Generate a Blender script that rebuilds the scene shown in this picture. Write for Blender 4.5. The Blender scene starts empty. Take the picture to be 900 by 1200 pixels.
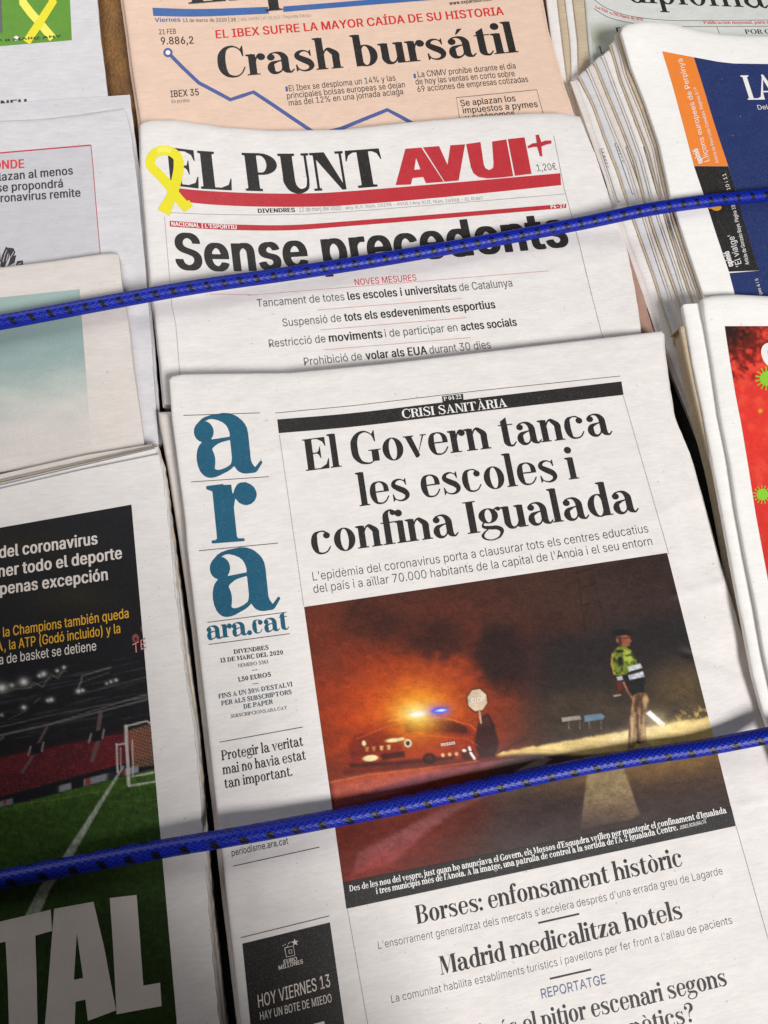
import bpy, math, random
import numpy as np
from mathutils import Matrix, Vector
from mathutils.geometry import tessellate_polygon

random.seed(7)
RNG = np.random.default_rng(11)
scene = bpy.context.scene
col = scene.collection

# ------------------------------------------------------------------ camera
# the board is the plane z = 0, +y runs up the printed pages; W x H is the frame the layout was measured in
W, H, F = 900.0, 1200.0, 900.0
VX = np.array([6268.0 - 450, 600 + 144.0, -F]); VX /= np.linalg.norm(VX)
VY = np.array([-106.0 - 450, 600 + 2983.0, -F])
VY -= VX * VX.dot(VY); VY /= np.linalg.norm(VY)
VZ = np.cross(VX, VY)
ROT = np.array([VX, VY, VZ])                      # camera vector -> world vector
CAM = np.array([0, 0, 0.02]) - ROT @ np.array([0, 0, -1.0]) * 0.46
UPVP = (-106.0, -2983.0)                          # where the pages' vertical edges meet

cam_data = bpy.data.cameras.new('camera')
cam_data.sensor_fit = 'HORIZONTAL'
cam_data.sensor_width = 36
cam_data.lens = 36 * F / W
cam_data.clip_start = 0.01
cam_data.clip_end = 50
cam = bpy.data.objects.new('camera', cam_data)
m4 = Matrix.Identity(4)
for i in range(3):
    for j in range(3):
        m4[i][j] = ROT[i][j]
    m4[i][3] = CAM[i]
cam.matrix_world = m4
col.objects.link(cam)
scene.camera = cam

# ------------------------------------------------------------------ light: a covered news stand, daylight from the open side
world = bpy.data.worlds.new('World'); scene.world = world
world.use_nodes = True
bg = world.node_tree.nodes['Background']
bg.inputs[0].default_value = (0.93, 0.95, 1.0, 1)
bg.inputs[1].default_value = 0.06

def area(name, loc, target, size, power, colour, spread=180):
    l = bpy.data.lights.new(name, 'AREA'); l.shape = 'SQUARE'; l.size = size
    l.energy = power; l.color = colour; l.spread = math.radians(spread)
    o = bpy.data.objects.new(name, l); col.objects.link(o)
    o.location = loc
    o.rotation_euler = (Vector(target) - Vector(loc)).to_track_quat('-Z', 'Y').to_euler()
    return o
area('daylight_opening', (1.3, -2.6, 3.0), (0.05, 0.0, 0), 1.3, 212, (1.0, 0.99, 0.99))
area('added_fill', (-0.36, 0.78, 0.68), (0.12, 0.15, 0), 0.5, 4.0, (0.95, 0.97, 1.0))  # soft fill lamp, added to brighten the left-facing folds
scene.view_settings.view_transform = 'Standard'
scene.view_settings.look = 'None'
scene.view_settings.exposure = 0.0
scene.view_settings.gamma = 1.0
scene.cycles.max_bounces = 6

# ------------------------------------------------------------------ geometry helpers
def unproject(px, py, z):
    px = np.asarray(px, float); py = np.asarray(py, float); z = np.asarray(z, float) + 0 * px
    d = np.stack([px - W / 2, -(py - H / 2), np.full_like(px, -F)], -1) @ ROT.T
    t = (z - CAM[2]) / d[..., 2]
    return CAM + d * t[..., None]

def link(o, parent=None):
    col.objects.link(o)
    if parent is not None:
        o.parent = parent
    return o

def make_mesh(name, verts, faces, mat, parent=None, smooth=False, cols=None):
    me = bpy.data.meshes.new(name)
    verts = np.asarray(verts, np.float32)
    faces = np.asarray(faces, np.int32)
    k = faces.shape[1]
    me.vertices.add(len(verts)); me.vertices.foreach_set('co', verts.ravel())
    me.loops.add(faces.size); me.loops.foreach_set('vertex_index', faces.ravel())
    me.polygons.add(len(faces))
    me.polygons.foreach_set('loop_start', np.arange(0, faces.size, k, dtype=np.int32))
    me.polygons.foreach_set('loop_total', np.full(len(faces), k, np.int32))
    me.update(calc_edges=True)
    if smooth:
        me.polygons.foreach_set('use_smooth', np.ones(len(faces), bool))
    if cols is not None:
        a = me.color_attributes.new('print', 'FLOAT_COLOR', 'POINT')
        c4 = np.ones((len(verts), 4), np.float32); c4[:, :3] = cols
        a.data.foreach_set('color', c4.ravel())
    me.materials.append(mat)
    return link(bpy.data.objects.new(name, me), parent)

def empty(name, loc, label, cat, group=None):
    o = bpy.data.objects.new(name, None)
    o.location = loc; o.empty_display_size = 0.02
    o['label'] = label; o['category'] = cat
    if group: o['group'] = group
    return link(o)

def lin(c):
    c = np.asarray(c, float) / 255.0
    return np.where(c <= 0.04045, c / 12.92, ((c + 0.055) / 1.055) ** 2.4)

# ---- value noise for waves and printed pictures
_tab = RNG.random((256, 256))
def vnoise(x, y):
    x = np.asarray(x, float); y = np.asarray(y, float)
    xi = np.floor(x).astype(int); yi = np.floor(y).astype(int)
    fx = x - xi; fy = y - yi
    fx = fx * fx * (3 - 2 * fx); fy = fy * fy * (3 - 2 * fy)
    a = _tab[xi & 255, yi & 255]; b = _tab[(xi + 1) & 255, yi & 255]
    c = _tab[xi & 255, (yi + 1) & 255]; d = _tab[(xi + 1) & 255, (yi + 1) & 255]
    return (a * (1 - fx) + b * fx) * (1 - fy) + (c * (1 - fx) + d * fx) * fy
def fbm(x, y, o=4):
    s = 0; a = 0.5
    for i in range(o):
        s = s + a * vnoise(x * 2 ** i + 17 * i, y * 2 ** i + 31 * i); a *= 0.5
    return s / (1 - 0.5 ** o)

# ------------------------------------------------------------------ materials
def nmat(name):
    m = bpy.data.materials.new(name); m.use_nodes = True
    nt = m.node_tree
    return m, nt, nt.nodes['Principled BSDF']

def noise(nt, scale, detail=4, stretch=None, rough=0.6):
    tc = nt.nodes.new('ShaderNodeTexCoord')
    n = nt.nodes.new('ShaderNodeTexNoise'); n.inputs['Scale'].default_value = scale
    n.inputs['Detail'].default_value = detail; n.inputs['Roughness'].default_value = rough
    if stretch:
        mp = nt.nodes.new('ShaderNodeMapping'); mp.inputs['Scale'].default_value = stretch
        nt.links.new(tc.outputs['Object'], mp.inputs[0]); nt.links.new(mp.outputs[0], n.inputs['Vector'])
    else:
        nt.links.new(tc.outputs['Object'], n.inputs['Vector'])
    return n

def ramp(nt, src, lo, hi, a, b):
    r = nt.nodes.new('ShaderNodeMapRange')
    r.inputs[1].default_value = lo; r.inputs[2].default_value = hi
    r.inputs[3].default_value = a; r.inputs[4].default_value = b
    nt.links.new(src, r.inputs[0]); return r.outputs[0]

def mul(nt, a, b):
    m = nt.nodes.new('ShaderNodeMath'); m.operation = 'MULTIPLY'
    for i, s in enumerate((a, b)):
        if isinstance(s, float): m.inputs[i].default_value = s
        else: nt.links.new(s, m.inputs[i])
    return m.outputs[0]

def tint(nt, colour, fac):
    """colour (socket or rgb) times a grey factor socket"""
    v = nt.nodes.new('ShaderNodeVectorMath'); v.operation = 'SCALE'
    if isinstance(colour, (tuple, list, np.ndarray)):
        v.inputs[0].default_value = tuple(colour)[:3]
    else:
        nt.links.new(colour, v.inputs[0])
    nt.links.new(fac, v.inputs['Scale'])
    return v.outputs[0]

def paper_mat(name, rgb, show=0.05, rough=0.82):
    m, nt, b = nmat(name)
    fine = noise(nt, 1500, 3); blot = noise(nt, 60, 5, (1, 2.2, 1)); thru = noise(nt, 260, 3, (0.5, 2.6, 1))
    f = mul(nt, ramp(nt, fine.outputs['Fac'], .3, .7, .96, 1.03), ramp(nt, blot.outputs['Fac'], .3, .7, 1 - show * 1.3, 1.02))
    f = mul(nt, f, ramp(nt, thru.outputs['Fac'], .35, .65, 1 - show * 1.2, 1.01))
    sp = noise(nt, 420, 1)                                  # scattered fibres and specks
    f = mul(nt, f, ramp(nt, sp.outputs['Fac'],   .74, .80, 1.0, .74))
    nt.links.new(tint(nt, lin(rgb), f), b.inputs['Base Color'])
    b.inputs['Roughness'].default_value = rough
    b.inputs['Specular IOR Level'].default_value = 0.25
    n2 = noise(nt, 420, 6, (.5, 1.8, 1), 0.7)
    bp = nt.nodes.new('ShaderNodeBump'); bp.inputs['Strength'].default_value = 0.17; bp.inputs['Distance'].default_value = 0.0006
    nt.links.new(n2.outputs['Fac'], bp.inputs['Height']); nt.links.new(bp.outputs[0], b.inputs['Normal'])
    return m

def ink_mat(name, rgb, var=0.12, rough=0.55):
    m, nt, b = nmat(name)
    fine = noise(nt, 1300, 3); blot = noise(nt, 90, 4)
    f = mul(nt, ramp(nt, fine.outputs['Fac'], .3, .7, 1 - var, 1 + var), ramp(nt, blot.outputs['Fac'], .3, .7, 1 - var * .5, 1 + var * .7))
    worn = noise(nt, 2200, 2)                               # paper fibres showing through the ink
    mx = nt.nodes.new('ShaderNodeMix'); mx.data_type = 'RGBA'
    nt.links.new(ramp(nt, worn.outputs['Fac'], .56, .76, 0.0, .22), mx.inputs['Factor'])
    nt.links.new(tint(nt, lin(rgb), f), mx.inputs[6]); mx.inputs[7].default_value = (*lin((205, 198, 192)), 1)
    nt.links.new(mx.outputs[2], b.inputs['Base Color'])
    b.inputs['Roughness'].default_value = rough
    b.inputs['Specular IOR Level'].default_value = 0.3
    return m

def print_mat(name, var=0.10, rough=0.5):
    m, nt, b = nmat(name)
    at = nt.nodes.new('ShaderNodeAttribute'); at.attribute_name = 'print'
    fine = noise(nt, 1500, 3)
    nt.links.new(tint(nt, at.outputs['Color'], ramp(nt, fine.outputs['Fac'], .3, .7, 1 - var, 1 + var)), b.inputs['Base Color'])
    b.inputs['Roughness'].default_value = rough
    b.inputs['Specular IOR Level'].default_value = 0.3
    return m

M = {}
M['white'] = paper_mat('newsprint_white', (232, 226, 221))
M['grey'] = paper_mat('newsprint_grey', (214, 211, 212), 0.06)
M['cream'] = paper_mat('newsprint_cream', (221, 212, 204))
M['bright'] = paper_mat('newsprint_bright', (243, 239, 233), 0.03)
M['salmon'] = paper_mat('newsprint_salmon', (230, 199, 177), 0.05)
M['tan'] = paper_mat('newsprint_edge_yellowed', (205, 186, 158), 0.10)
M['greenish'] = paper_mat('newsprint_pale_green_grey', (215, 216, 209), 0.06)
M['black'] = ink_mat('ink_black', (38, 35, 34))
M['soft'] = ink_mat('ink_thin_grey', (92, 90, 90))
M['pale'] = ink_mat('ink_faint_grey', (150, 146, 143))
M['teal'] = ink_mat('ink_teal', (20, 86, 112), 0.10)
M['navytext'] = ink_mat('ink_slate_blue', (55, 75, 95))
M['repblue'] = ink_mat('ink_dusty_blue', (78, 98, 140))
M['red'] = ink_mat('ink_red', (184, 46, 54), 0.10)
M['redtext'] = ink_mat('ink_bright_red', (208, 38, 40), 0.08)
M['pinkrule'] = ink_mat('ink_thin_pink', (205, 130, 130))
M['blue'] = ink_mat('ink_mid_blue', (62, 100, 160))
M['chart'] = ink_mat('ink_chart_blue', (76, 92, 148))
M['navy'] = ink_mat('ink_navy', (34, 50, 100), 0.14)
M['orange'] = ink_mat('ink_orange', (236, 132, 50), 0.06)
M['green'] = ink_mat('ink_green', (88, 140, 28), 0.12)
M['lime'] = ink_mat('ink_lime', (140, 200, 50), 0.08)
M['yellow'] = ink_mat('ink_yellow', (228, 216, 28), 0.05)
M['yellow2'] = ink_mat('ink_pale_yellow', (236, 226, 90), 0.05)
M['paperink'] = ink_mat('unprinted_letters_white', (236, 233, 228), 0.05)
M['greylet'] = ink_mat('unprinted_letters_grey', (216, 205, 196), 0.05)
M['gold'] = ink_mat('ink_gold', (214, 160, 40), 0.08)
M['print'] = print_mat('printed_picture')

# wooden board
m, nt, b = nmat('brown_fibreboard')
n1 = noise(nt, 40, 8, (1, 0.4, 1), 0.75); n2 = noise(nt, 900, 4, (1, 0.35, 1))
cr = nt.nodes.new('ShaderNodeValToRGB')
cr.color_ramp.elements[0].position = .3; cr.color_ramp.elements[0].color = (*lin((70, 42, 18)), 1)
cr.color_ramp.elements[1].position = .72; cr.color_ramp.elements[1].color = (*lin((158, 112, 58)), 1)
nt.links.new(n1.outputs['Fac'], cr.inputs[0])
nt.links.new(tint(nt, cr.outputs[0], ramp(nt, n2.outputs['Fac'], .3, .7, .55, 1.35)), b.inputs['Base Color'])
b.inputs['Roughness'].default_value = .8
bp = nt.nodes.new('ShaderNodeBump'); bp.inputs['Strength'].default_value = .6; bp.inputs['Distance'].default_value = .001
nt.links.new(n2.outputs['Fac'], bp.inputs['Height']); nt.links.new(bp.outputs[0], b.inputs['Normal'])
M['board'] = m
# ------------------------------------------------------------------ a high-contrast serif alphabet, drawn with distance fields
CAP, XH, ASC, DSC = 700, 490, 745, -215
STEP = 7
GX, GY = np.meshgrid(np.arange(-120, 1180, STEP), np.arange(-260, 980, STEP), indexing='xy')
GX = GX.astype(float); GY = GY.astype(float)

def f_rect(x0, y0, x1, y1):
    dx = np.maximum(x0 - GX, GX - x1); dy = np.maximum(y0 - GY, GY - y1)
    return np.where((dx > 0) & (dy > 0), np.hypot(dx, dy), np.maximum(dx, dy))
def f_ell(cx, cy, rx, ry):
    x = (GX - cx); y = (GY - cy)
    k0 = np.hypot(x / rx, y / ry); k1 = np.hypot(x / rx ** 2, y / ry ** 2) + 1e-9
    return k0 * (k0 - 1) / k1
def f_poly(pts):
    d = np.full(GX.shape, 1e9); s = np.ones(GX.shape)
    n = len(pts)
    for i in range(n):
        ax, ay = pts[i]; bx, by = pts[i - 1]
        ex, ey = bx - ax, by - ay; wx, wy = GX - ax, GY - ay
        t = np.clip((wx * ex + wy * ey) / (ex * ex + ey * ey + 1e-9), 0, 1)
        d = np.minimum(d, np.hypot(wx - ex * t, wy - ey * t))
        c1 = GY >= ay; c2 = GY < by; c3 = ex * wy > ey * wx
        s = np.where((c1 & c2 & c3) | (~c1 & ~c2 & ~c3), -s, s)
    return d * s
def catmull(P, n=8):
    P = np.asarray(P, float)
    Q = np.vstack([2 * P[0] - P[1], P, 2 * P[-1] - P[-2]])
    out = []
    for i in range(1, len(Q) - 2):
        for t in np.linspace(0, 1, n, endpoint=False):
            a, b, c, d = Q[i - 1], Q[i], Q[i + 1], Q[i + 2]
            out.append(.5 * (2 * b + (c - a) * t + (2 * a - 5 * b + 4 * c - d) * t * t + (3 * b - a - 3 * c + d) * t ** 3))
    out.append(Q[-2])
    return np.array(out)
def f_stroke(P, n=6):
    C = catmull(P, n)
    d = np.full(GX.shape, 1e9)
    for (ax, ay, aw), (bx, by, bw) in zip(C[:-1], C[1:]):
        ex, ey = bx - ax, by - ay
        t = np.clip(((GX - ax) * ex + (GY - ay) * ey) / (ex * ex + ey * ey + 1e-9), 0, 1)
        d = np.minimum(d, np.hypot(GX - ax - ex * t, GY - ay - ey * t) - .5 * (aw + (bw - aw) * t))
    return d

def glyph(ch, S, Hh):
    """returns (distance field, advance); S stem width, Hh hairline"""
    parts = []
    add = parts.append
    V = lambda x, y0, y1, w=None: add(f_rect(x, y0, x + (w or S), y1))
    def foot(x, y=0, w=None, up=1, l=48, r=48):
        w = w or S; y1 = y + up * Hh
        add(f_rect(x - l, min(y, y1), x + w + r, max(y, y1)))
        add(f_poly([(x - 14, y + up * Hh * .8), (x + w + 14, y + up * Hh * .8), (x + w - 1, y + up * (Hh + 16)), (x + 1, y + up * (Hh + 16))]))
    def flag(x, y):
        add(f_poly([(x - 50, y), (x + S * .6, y + 8), (x + S * .6, y - 50), (x + 2, y - Hh - 24), (x - 50, y - Hh)]))
    def cut(a, b): return np.maximum(a, -b)
    X, K, A, D = XH, CAP, ASC, DSC
    C = 150                                                # counter width
    base = {'à': ('a', 'g'), 'è': ('e', 'g'), 'ò': ('o', 'g'), 'á': ('a', 'a'), 'é': ('e', 'a'), 'í': ('ı', 'a'), 'ó': ('o', 'a'),
            'À': ('A', 'g'), 'Ú': ('U', 'a'), 'ç': ('c', 'c'), 'Ç': ('C', 'c'), 'É': ('E', 'a')}
    if ch in base:
        b0, k = base[ch]
        f, adv = glyph(b0, S, Hh)
        cx = adv / 2 - 5; top = K + 45 if b0.isupper() else X + 55
        if k == 'g': f = np.minimum(f, f_poly([(cx - 110, top + 130), (cx - 10, top + 130), (cx + 50, top), (cx + 20, top)]))
        if k == 'a': f = np.minimum(f, f_poly([(cx + 110, top + 130), (cx + 10, top + 130), (cx - 50, top), (cx - 20, top)]))
        if k == 'c': f = np.minimum(f, f_stroke([(cx + 10, 10, 22), (cx + 5, -40, 30), (cx + 50, -75, 50), (cx + 30, -140, 40), (cx - 40, -150, 26)]))
        return f, adv
    if ch == ' ': return None, 215
    def arch(x):                                           # from stem right edge at x to the next stem at x + C
        add(f_stroke([(x - 14, 350, Hh), (x + 30, 440, Hh * 1.25), (x + 88, X - 16, Hh * 2.2), (x + C * .86, 440, S * .72), (x + C + S / 2, 345, S), (x + C + S / 2, 240, S)]))
        V(x + C, 0, 300)
    if ch in 'nmh':
        x = 50; V(x, 0, A if ch == 'h' else X - 4); foot(x); flag(x, A if ch == 'h' else X - 2)
        for _ in range(2 if ch == 'm' else 1):
            arch(x + S); x += S + C; foot(x)
        adv = x + S + 50
    elif ch in 'iıjl':
        x = 50
        if ch == 'j':
            V(x, -60, X - 4); flag(x, X - 2)
            add(f_stroke([(x + S / 2, -30, S), (x + S * .42, -130, S * .7), (x - 10, -200, Hh * 1.5), (x - 70, -180, Hh)])); add(f_ell(x - 66, -150, S * .42, S * .42))
            adv = x + S + 45
        else:
            t = A if ch == 'l' else X - 2
            V(x, 0, t); foot(x); flag(x, t); adv = x + S + 50
        if ch in 'ij': add(f_ell(x + S * .45, 655, S * .60, S * .60))
    elif ch == 'u':
        x = 45; V(x, 130, X - 2); flag(x, X - 2)
        r = x + S + C
        add(f_stroke([(x + S / 2, 220, S), (x + S / 2, 130, S), (x + S * .8, 40, S * .7), (x + S + 55, 10, Hh * 1.8), (r - 25, 60, Hh * 1.2), (r + 10, 140, Hh)]))
        V(r, 0, X - 2); flag(r, X - 2); add(f_rect(r, 0, r + S + 50, Hh)); adv = r + S + 45
    elif ch == 'r':
        x = 50; V(x, 0, X - 4); foot(x, r=62); flag(x, X - 2)
        e = x + S
        add(f_stroke([(e - 12, 300, Hh), (e + 18, 400, Hh * 1.1), (e + 65, 468, Hh * 1.6), (e + 115, 478, Hh * 1.6)]))
        add(f_ell(e + 112, X - S * .56, S * .56, S * .56)); adv = e + 175
    elif ch == 'o':
        rx = C / 2 + S + 10
        add(cut(f_ell(40 + rx, X / 2 - 2, rx, X / 2 + 12), f_ell(40 + rx, X / 2 - 2, rx - S * 1.04, X / 2 + 12 - Hh))); adv = 80 + 2 * rx
    elif ch in 'bdpqg' and ch != 'g':
        rx = 78 + S * 1.08
        if ch in 'bp':
            x = 50; cx = x + S + C / 2 - 12; clip = f_rect(x + S * .5, -400, 2000, 1100)
        else:
            cx = 35 + rx; x = cx + C / 2 - 2; clip = f_rect(-300, -400, x + S * .5, 1100)
        ring = cut(f_ell(cx, X / 2 - 2, rx, X / 2 + 12), f_ell(cx, X / 2 - 2, rx - S * 1.04, X / 2 + 10 - Hh * 1.1))
        add(np.maximum(ring, clip))
        if ch == 'b': V(x, 0, A); flag(x, A); adv = cx + rx + 38
        if ch == 'd': V(x, 0, A); flag(x, A); add(f_rect(x, 0, x + S + 50, Hh)); adv = x + S + 50
        if ch == 'p': V(x, D, X - 2); flag(x, X - 2); foot(x, D); adv = cx + rx + 38
        if ch == 'q': V(x, D, X); foot(x, D); adv = x + S + 45
    elif ch == 'g':
        cx = 215; rx = 66 + S
        add(cut(f_ell(cx, 335, rx, 167), f_ell(cx, 335, rx - S * .98, 167 - Hh)))
        add(f_stroke([(120, 215, Hh), (78, 160, 34), (95, 100, 62), (215, 72, 78), (340, 60, 90), (418, 5, 92), (420, -70, 60), (350, -160, 34), (215, -200, Hh), (95, -170, 34), (40, -95, 56), (80, -20, 34), (160, 38, Hh)]))
        add(f_stroke([(330, 430, Hh), (375, 478, Hh * 1.3), (415, 492, Hh * 1.3)])); add(f_ell(430, 465, S * .36, S * .36)); adv = 480
    elif ch in 'ec':
        add(f_stroke([(236, X - 8 + 6, Hh), (150, 450, S * .52), (40 + S / 2 + 12, 360, S * .9), (40 + S / 2, 243, S), (40 + S / 2 + 18, 120, S * .85), (165, 28, S * .42), (262, 4, Hh * 1.4), (350, 40, Hh * 1.1), (412, 132, Hh)]))
        if ch == 'e':
            e = 442 - S * .42
            add(f_stroke([(236, X - 2, Hh), (315, 465, S * .34), (e - 12, 390, S * .72), (e, 300, S * .82), (e, 270, S * .82)]))
            add(f_rect(60 + S * .5, 252, 440, 252 + Hh * 1.1))
            parts[:] = [cut(np.minimum.reduce(parts), f_rect(250, 160, 800, 251))] + [f_stroke([(330, 27, Hh * 1.2), (380, 76, Hh * 1.1), (420, 146, Hh)])]
        else:
            add(f_stroke([(236, X - 2, Hh), (310, X - 8, Hh * 1.3), (385, 430, Hh * 1.2)])); add(f_ell(362, 385, S * .54, S * .54))
        adv = 470
    elif ch == 's':
        add(f_stroke([(352, 350, Hh * .9), (318, 436, Hh), (222, 480, Hh * 1.4), (120, 440, S * .52), (98, 355, S * .80), (190, 280, S * .98), (295, 215, S * 1.0), (352, 130, S * .8), (320, 45, S * .5), (215, 6, Hh * 1.5), (105, 50, Hh), (62, 155, Hh * .9)]))
        add(f_poly([(350, 345), (362, 345), (362, 490), (348, 490), (318, 440)])); add(f_poly([(52, 165), (64, 165), (96, 48), (66, 0), (52, 0)]))
        adv = 430
    elif ch == 't':
        x = 85
        add(f_poly([(x, 90), (x, 470), (x - 5, 560), (x + S, 650), (x + S, 90)])); add(f_rect(28, X - Hh, x + S + 110, X))
        add(f_stroke([(x + S / 2, 130, S), (x + S * .55, 80, S * .96), (x + S * .85, 22, S * .5), (x + S + 55, 8, Hh * 1.5), (x + S + 118, 78, Hh)])); adv = x + S + 130
    elif ch == 'f':
        x = 75; V(x, 0, 590); foot(x, r=60); add(f_rect(20, X - Hh, x + S + 95, X))
        add(f_stroke([(x + S / 2, 570, S), (x + S * .55, 650, S * .86), (x + S * .9, 725, S * .4), (x + S + 60, 745, Hh * 1.3), (x + S + 112, 715, Hh)]))
        add(f_ell(x + S + 90, 685, S * .46, S * .46)); adv = x + S + 105
    elif ch == 'a':
        x = 300 + max(0, S - 126) * 1.4
        add(f_ell(128, X - 30 - S * .56, S * .54, S * .54))
        add(f_stroke([(78, 400, Hh), (125, 460, Hh * 1.2), (222, 484, Hh * 1.4), (x + 5, 450, S * .62), (x + S / 2 - 4, 360, S * .96), (x + S / 2, 260, S), (x + S / 2, 130, S), (x + S / 2 + 12, 60, S * .9), (x + S - 2, 12, S * .4), (x + S + 35, 6, Hh * 1.4), (x + S + 88, 62, Hh)]))
        add(f_stroke([(x + 10, 290, Hh), (230, 272, Hh * 1.8), (130, 225, S * .7), (40 + S / 2, 130, S), (135, 38, S * .72), (215, 6, Hh * 2), (x - 15, 50, Hh * 1.2), (x + 15, 125, Hh)])); adv = x + S + 85
    elif ch in 'vy':
        w = 215
        add(f_poly([(35, X), (40 + S, X), (w + S * .62, 40), (w + 28, -8), (w - 12, -8)]))
        add(f_poly([(w + 14, -8), (w + 40, 60), (430, X), (430 - Hh * 1.4, X)]))
        add(f_rect(0, X - Hh, 90 + S, X)); add(f_rect(345, X - Hh, 475, X)); adv = 465
        if ch == 'y':
            add(f_stroke([(w + 20, 10, Hh * 1.3), (w - 30, -120, Hh * 1.3), (w - 95, -195, Hh), (w - 135, -170, Hh)])); add(f_ell(w - 120, -160, S * .42, S * .42))
    elif ch == 'x':
        add(f_poly([(40, X), (50 + S, X), (430, 0), (420 - S, 0)])); add(f_stroke([(75, 10, Hh), (385, X - 10, Hh)]))
        add(f_rect(0, X - Hh, 95 + S, X)); add(f_rect(320, X - Hh, 450, X)); add(f_rect(5, 0, 140, Hh)); add(f_rect(370 - S, 0, 470, Hh)); adv = 470
    elif ch == 'z':
        add(f_poly([(30, Hh), (45, 0), (60 + S, 0), (385, X - Hh), (375, X), (360 - S, X)])); add(f_rect(55, X - Hh, 388, X)); add(f_rect(30, 0, 395, Hh))
        add(f_poly([(55, X), (55, 350), (70, 350), (120, X)])); add(f_poly([(395, 0), (395, 150), (380, 150), (330, 0)])); adv = 425
    elif ch == 'w':
        for w in (0, 250):
            add(f_poly([(w + 35, X), (w + 40 + S, X), (w + 190 + S * .5, 40), (w + 215, -8), (w + 175, -8)])); add(f_poly([(w + 195, -8), (w + 222, 60), (w + 385, X), (w + 385 - Hh, X)]))
        add(f_rect(0, X - Hh, 90 + S, X)); add(f_rect(560, X - Hh, 700, X)); adv = 690
    elif ch == 'k':
        V(50, 0, A); flag(50, A); foot(50); e = 50 + S
        add(f_stroke([(e - 5, 190, Hh), (e + 190, X - 10, Hh)])); add(f_poly([(e + 40, 260), (e + 90, 330), (e + 260, 0), (e + 250 - S, 0)])); add(f_rect(e + 120, X - Hh, e + 250, X)); add(f_rect(e + 90, 0, e + 290, Hh)); adv = e + 285
    # ---------------------------------------------------------------- capitals
    elif ch in 'ELFIHTPRBDKUNM' or ch in 'J':
        T = S * 1.1; x = 55
        if ch in 'ELF':
            V(x, 0, K, T); foot(x, 0, T); foot(x, K, T, -1); e = x + T; w = 460 if ch != 'L' else 430
            if ch in 'EF':
                add(f_rect(e, K - Hh, e + 270, K)); add(f_poly([(e + 275, K), (e + 275, 500), (e + 262, 500), (e + 215, 610), (e + 110, K - Hh), (e + 110, K)]))
                add(f_rect(e, 355, e + 150, 355 + Hh)); add(f_poly([(e + 160, 240), (e + 160, 500), (e + 147, 500), (e + 120, 410), (e + 70, 366), (e + 120, 320), (e + 147, 240)]))
            if ch in 'EL':
                add(f_rect(e, 0, e + 290, Hh)); add(f_poly([(e + 295, 0), (e + 312, 220), (e + 297, 220), (e + 250, 100), (e + 120, Hh), (e + 120, 0)]))
            adv = e + (335 if ch != 'F' else 300)
        elif ch == 'I': V(x, 0, K, T); foot(x, 0, T, l=58, r=58); foot(x, K, T, -1, 58, 58); adv = x + T + 65
        elif ch == 'H':
            V(x, 0, K, T); foot(x, 0, T); foot(x, K, T, -1); y = x + T + 240; V(y, 0, K, T); foot(y, 0, T); foot(y, K, T, -1); add(f_rect(x, 345, y, 345 + Hh)); adv = y + T + 60
        elif ch == 'T':
            x = 240; V(x, 0, K, T); foot(x, 0, T, l=70, r=70); R = x + T + 205; add(f_rect(35, K - Hh, R, K))
            add(f_poly([(35, K), (20, 500), (36, 500), (85, 610), (170, K - Hh), (170, K)])); add(f_poly([(R, K), (R + 15, 500), (R - 1, 500), (R - 50, 610), (R - 135, K - Hh), (R - 135, K)])); adv = R + 40
        elif ch in 'PRB':
            V(x, 0, K, T); foot(x, 0, T); foot(x, K, T, -1); e = x + T
            def lobe(y0, y1, w, ww=1.0):
                c = (y0 + y1) / 2; rx = w; cx = e + 60; clip = f_rect(cx, -500, 3000, 3000)
                add(np.maximum(cut(f_ell(cx, c, rx, (y1 - y0) / 2), f_ell(cx, c, rx - S * ww, (y1 - y0) / 2 - Hh)), clip))
                add(f_rect(e - 5, y1 - Hh, cx + 3, y1)); add(f_rect(e - 5, y0, cx + 3, y0 + Hh))
            if ch == 'P': lobe(300, K, 185 + S * .6); adv = e + 60 + 185 + S * .6 + 30
            if ch == 'B': lobe(365, K, 150 + S * .6, .95); lobe(0, 387, 175 + S * .65, 1.05); adv = e + 60 + 175 + S * .65 + 35
            if ch == 'R':
                lobe(345, K, 165 + S * .6)
                add(f_stroke([(e + 60, 355, Hh), (e + 150, 335, S * .6), (e + 190, 240, S), (e + 200, 120, S), (e + 240, 25, S * .45), (e + 290, 6, Hh * 1.3), (e + 330, 60, Hh)])); adv = e + 345
        elif ch == 'D':
            V(x, 0, K, T); foot(x, 0, T); foot(x, K, T, -1); e = x + T; cx = e + 60; rx = 230 + S * .6
            add(np.maximum(cut(f_ell(cx, 350, rx, 350), f_ell(cx, 350, rx - S * 1.1, 350 - Hh)), f_rect(cx, -500, 3000, 3000)))
            add(f_rect(e - 5, K - Hh, cx + 3, K)); add(f_rect(e - 5, 0, cx + 3, Hh)); adv = cx + rx + 35
        elif ch == 'K':
            V(x, 0, K, T); foot(x, 0, T); foot(x, K, T, -1); e = x + T
            add(f_stroke([(e - 5, 260, Hh), (e + 270, K - 10, Hh)])); add(f_poly([(e + 50, 370), (e + 110, 440), (e + 350, 0), (e + 330 - T, 0)])); add(f_rect(e + 180, K - Hh, e + 330, K)); add(f_rect(e + 140, 0, e + 390, Hh)); adv = e + 390
        elif ch == 'J':
            x = 150; V(x, 120, K, T); foot(x, K, T, -1); add(f_stroke([(x + T / 2, 150, T), (x + T * .4, 40, T * .7), (x - 20, -10, Hh), (x - 90, 50, Hh)])); add(f_ell(x - 65, 75, S * .45, S * .45)); adv = x + T + 50
        elif ch == 'U':
            V(x, 200, K, T); foot(x, K, T, -1); r = x + T + 235
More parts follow.
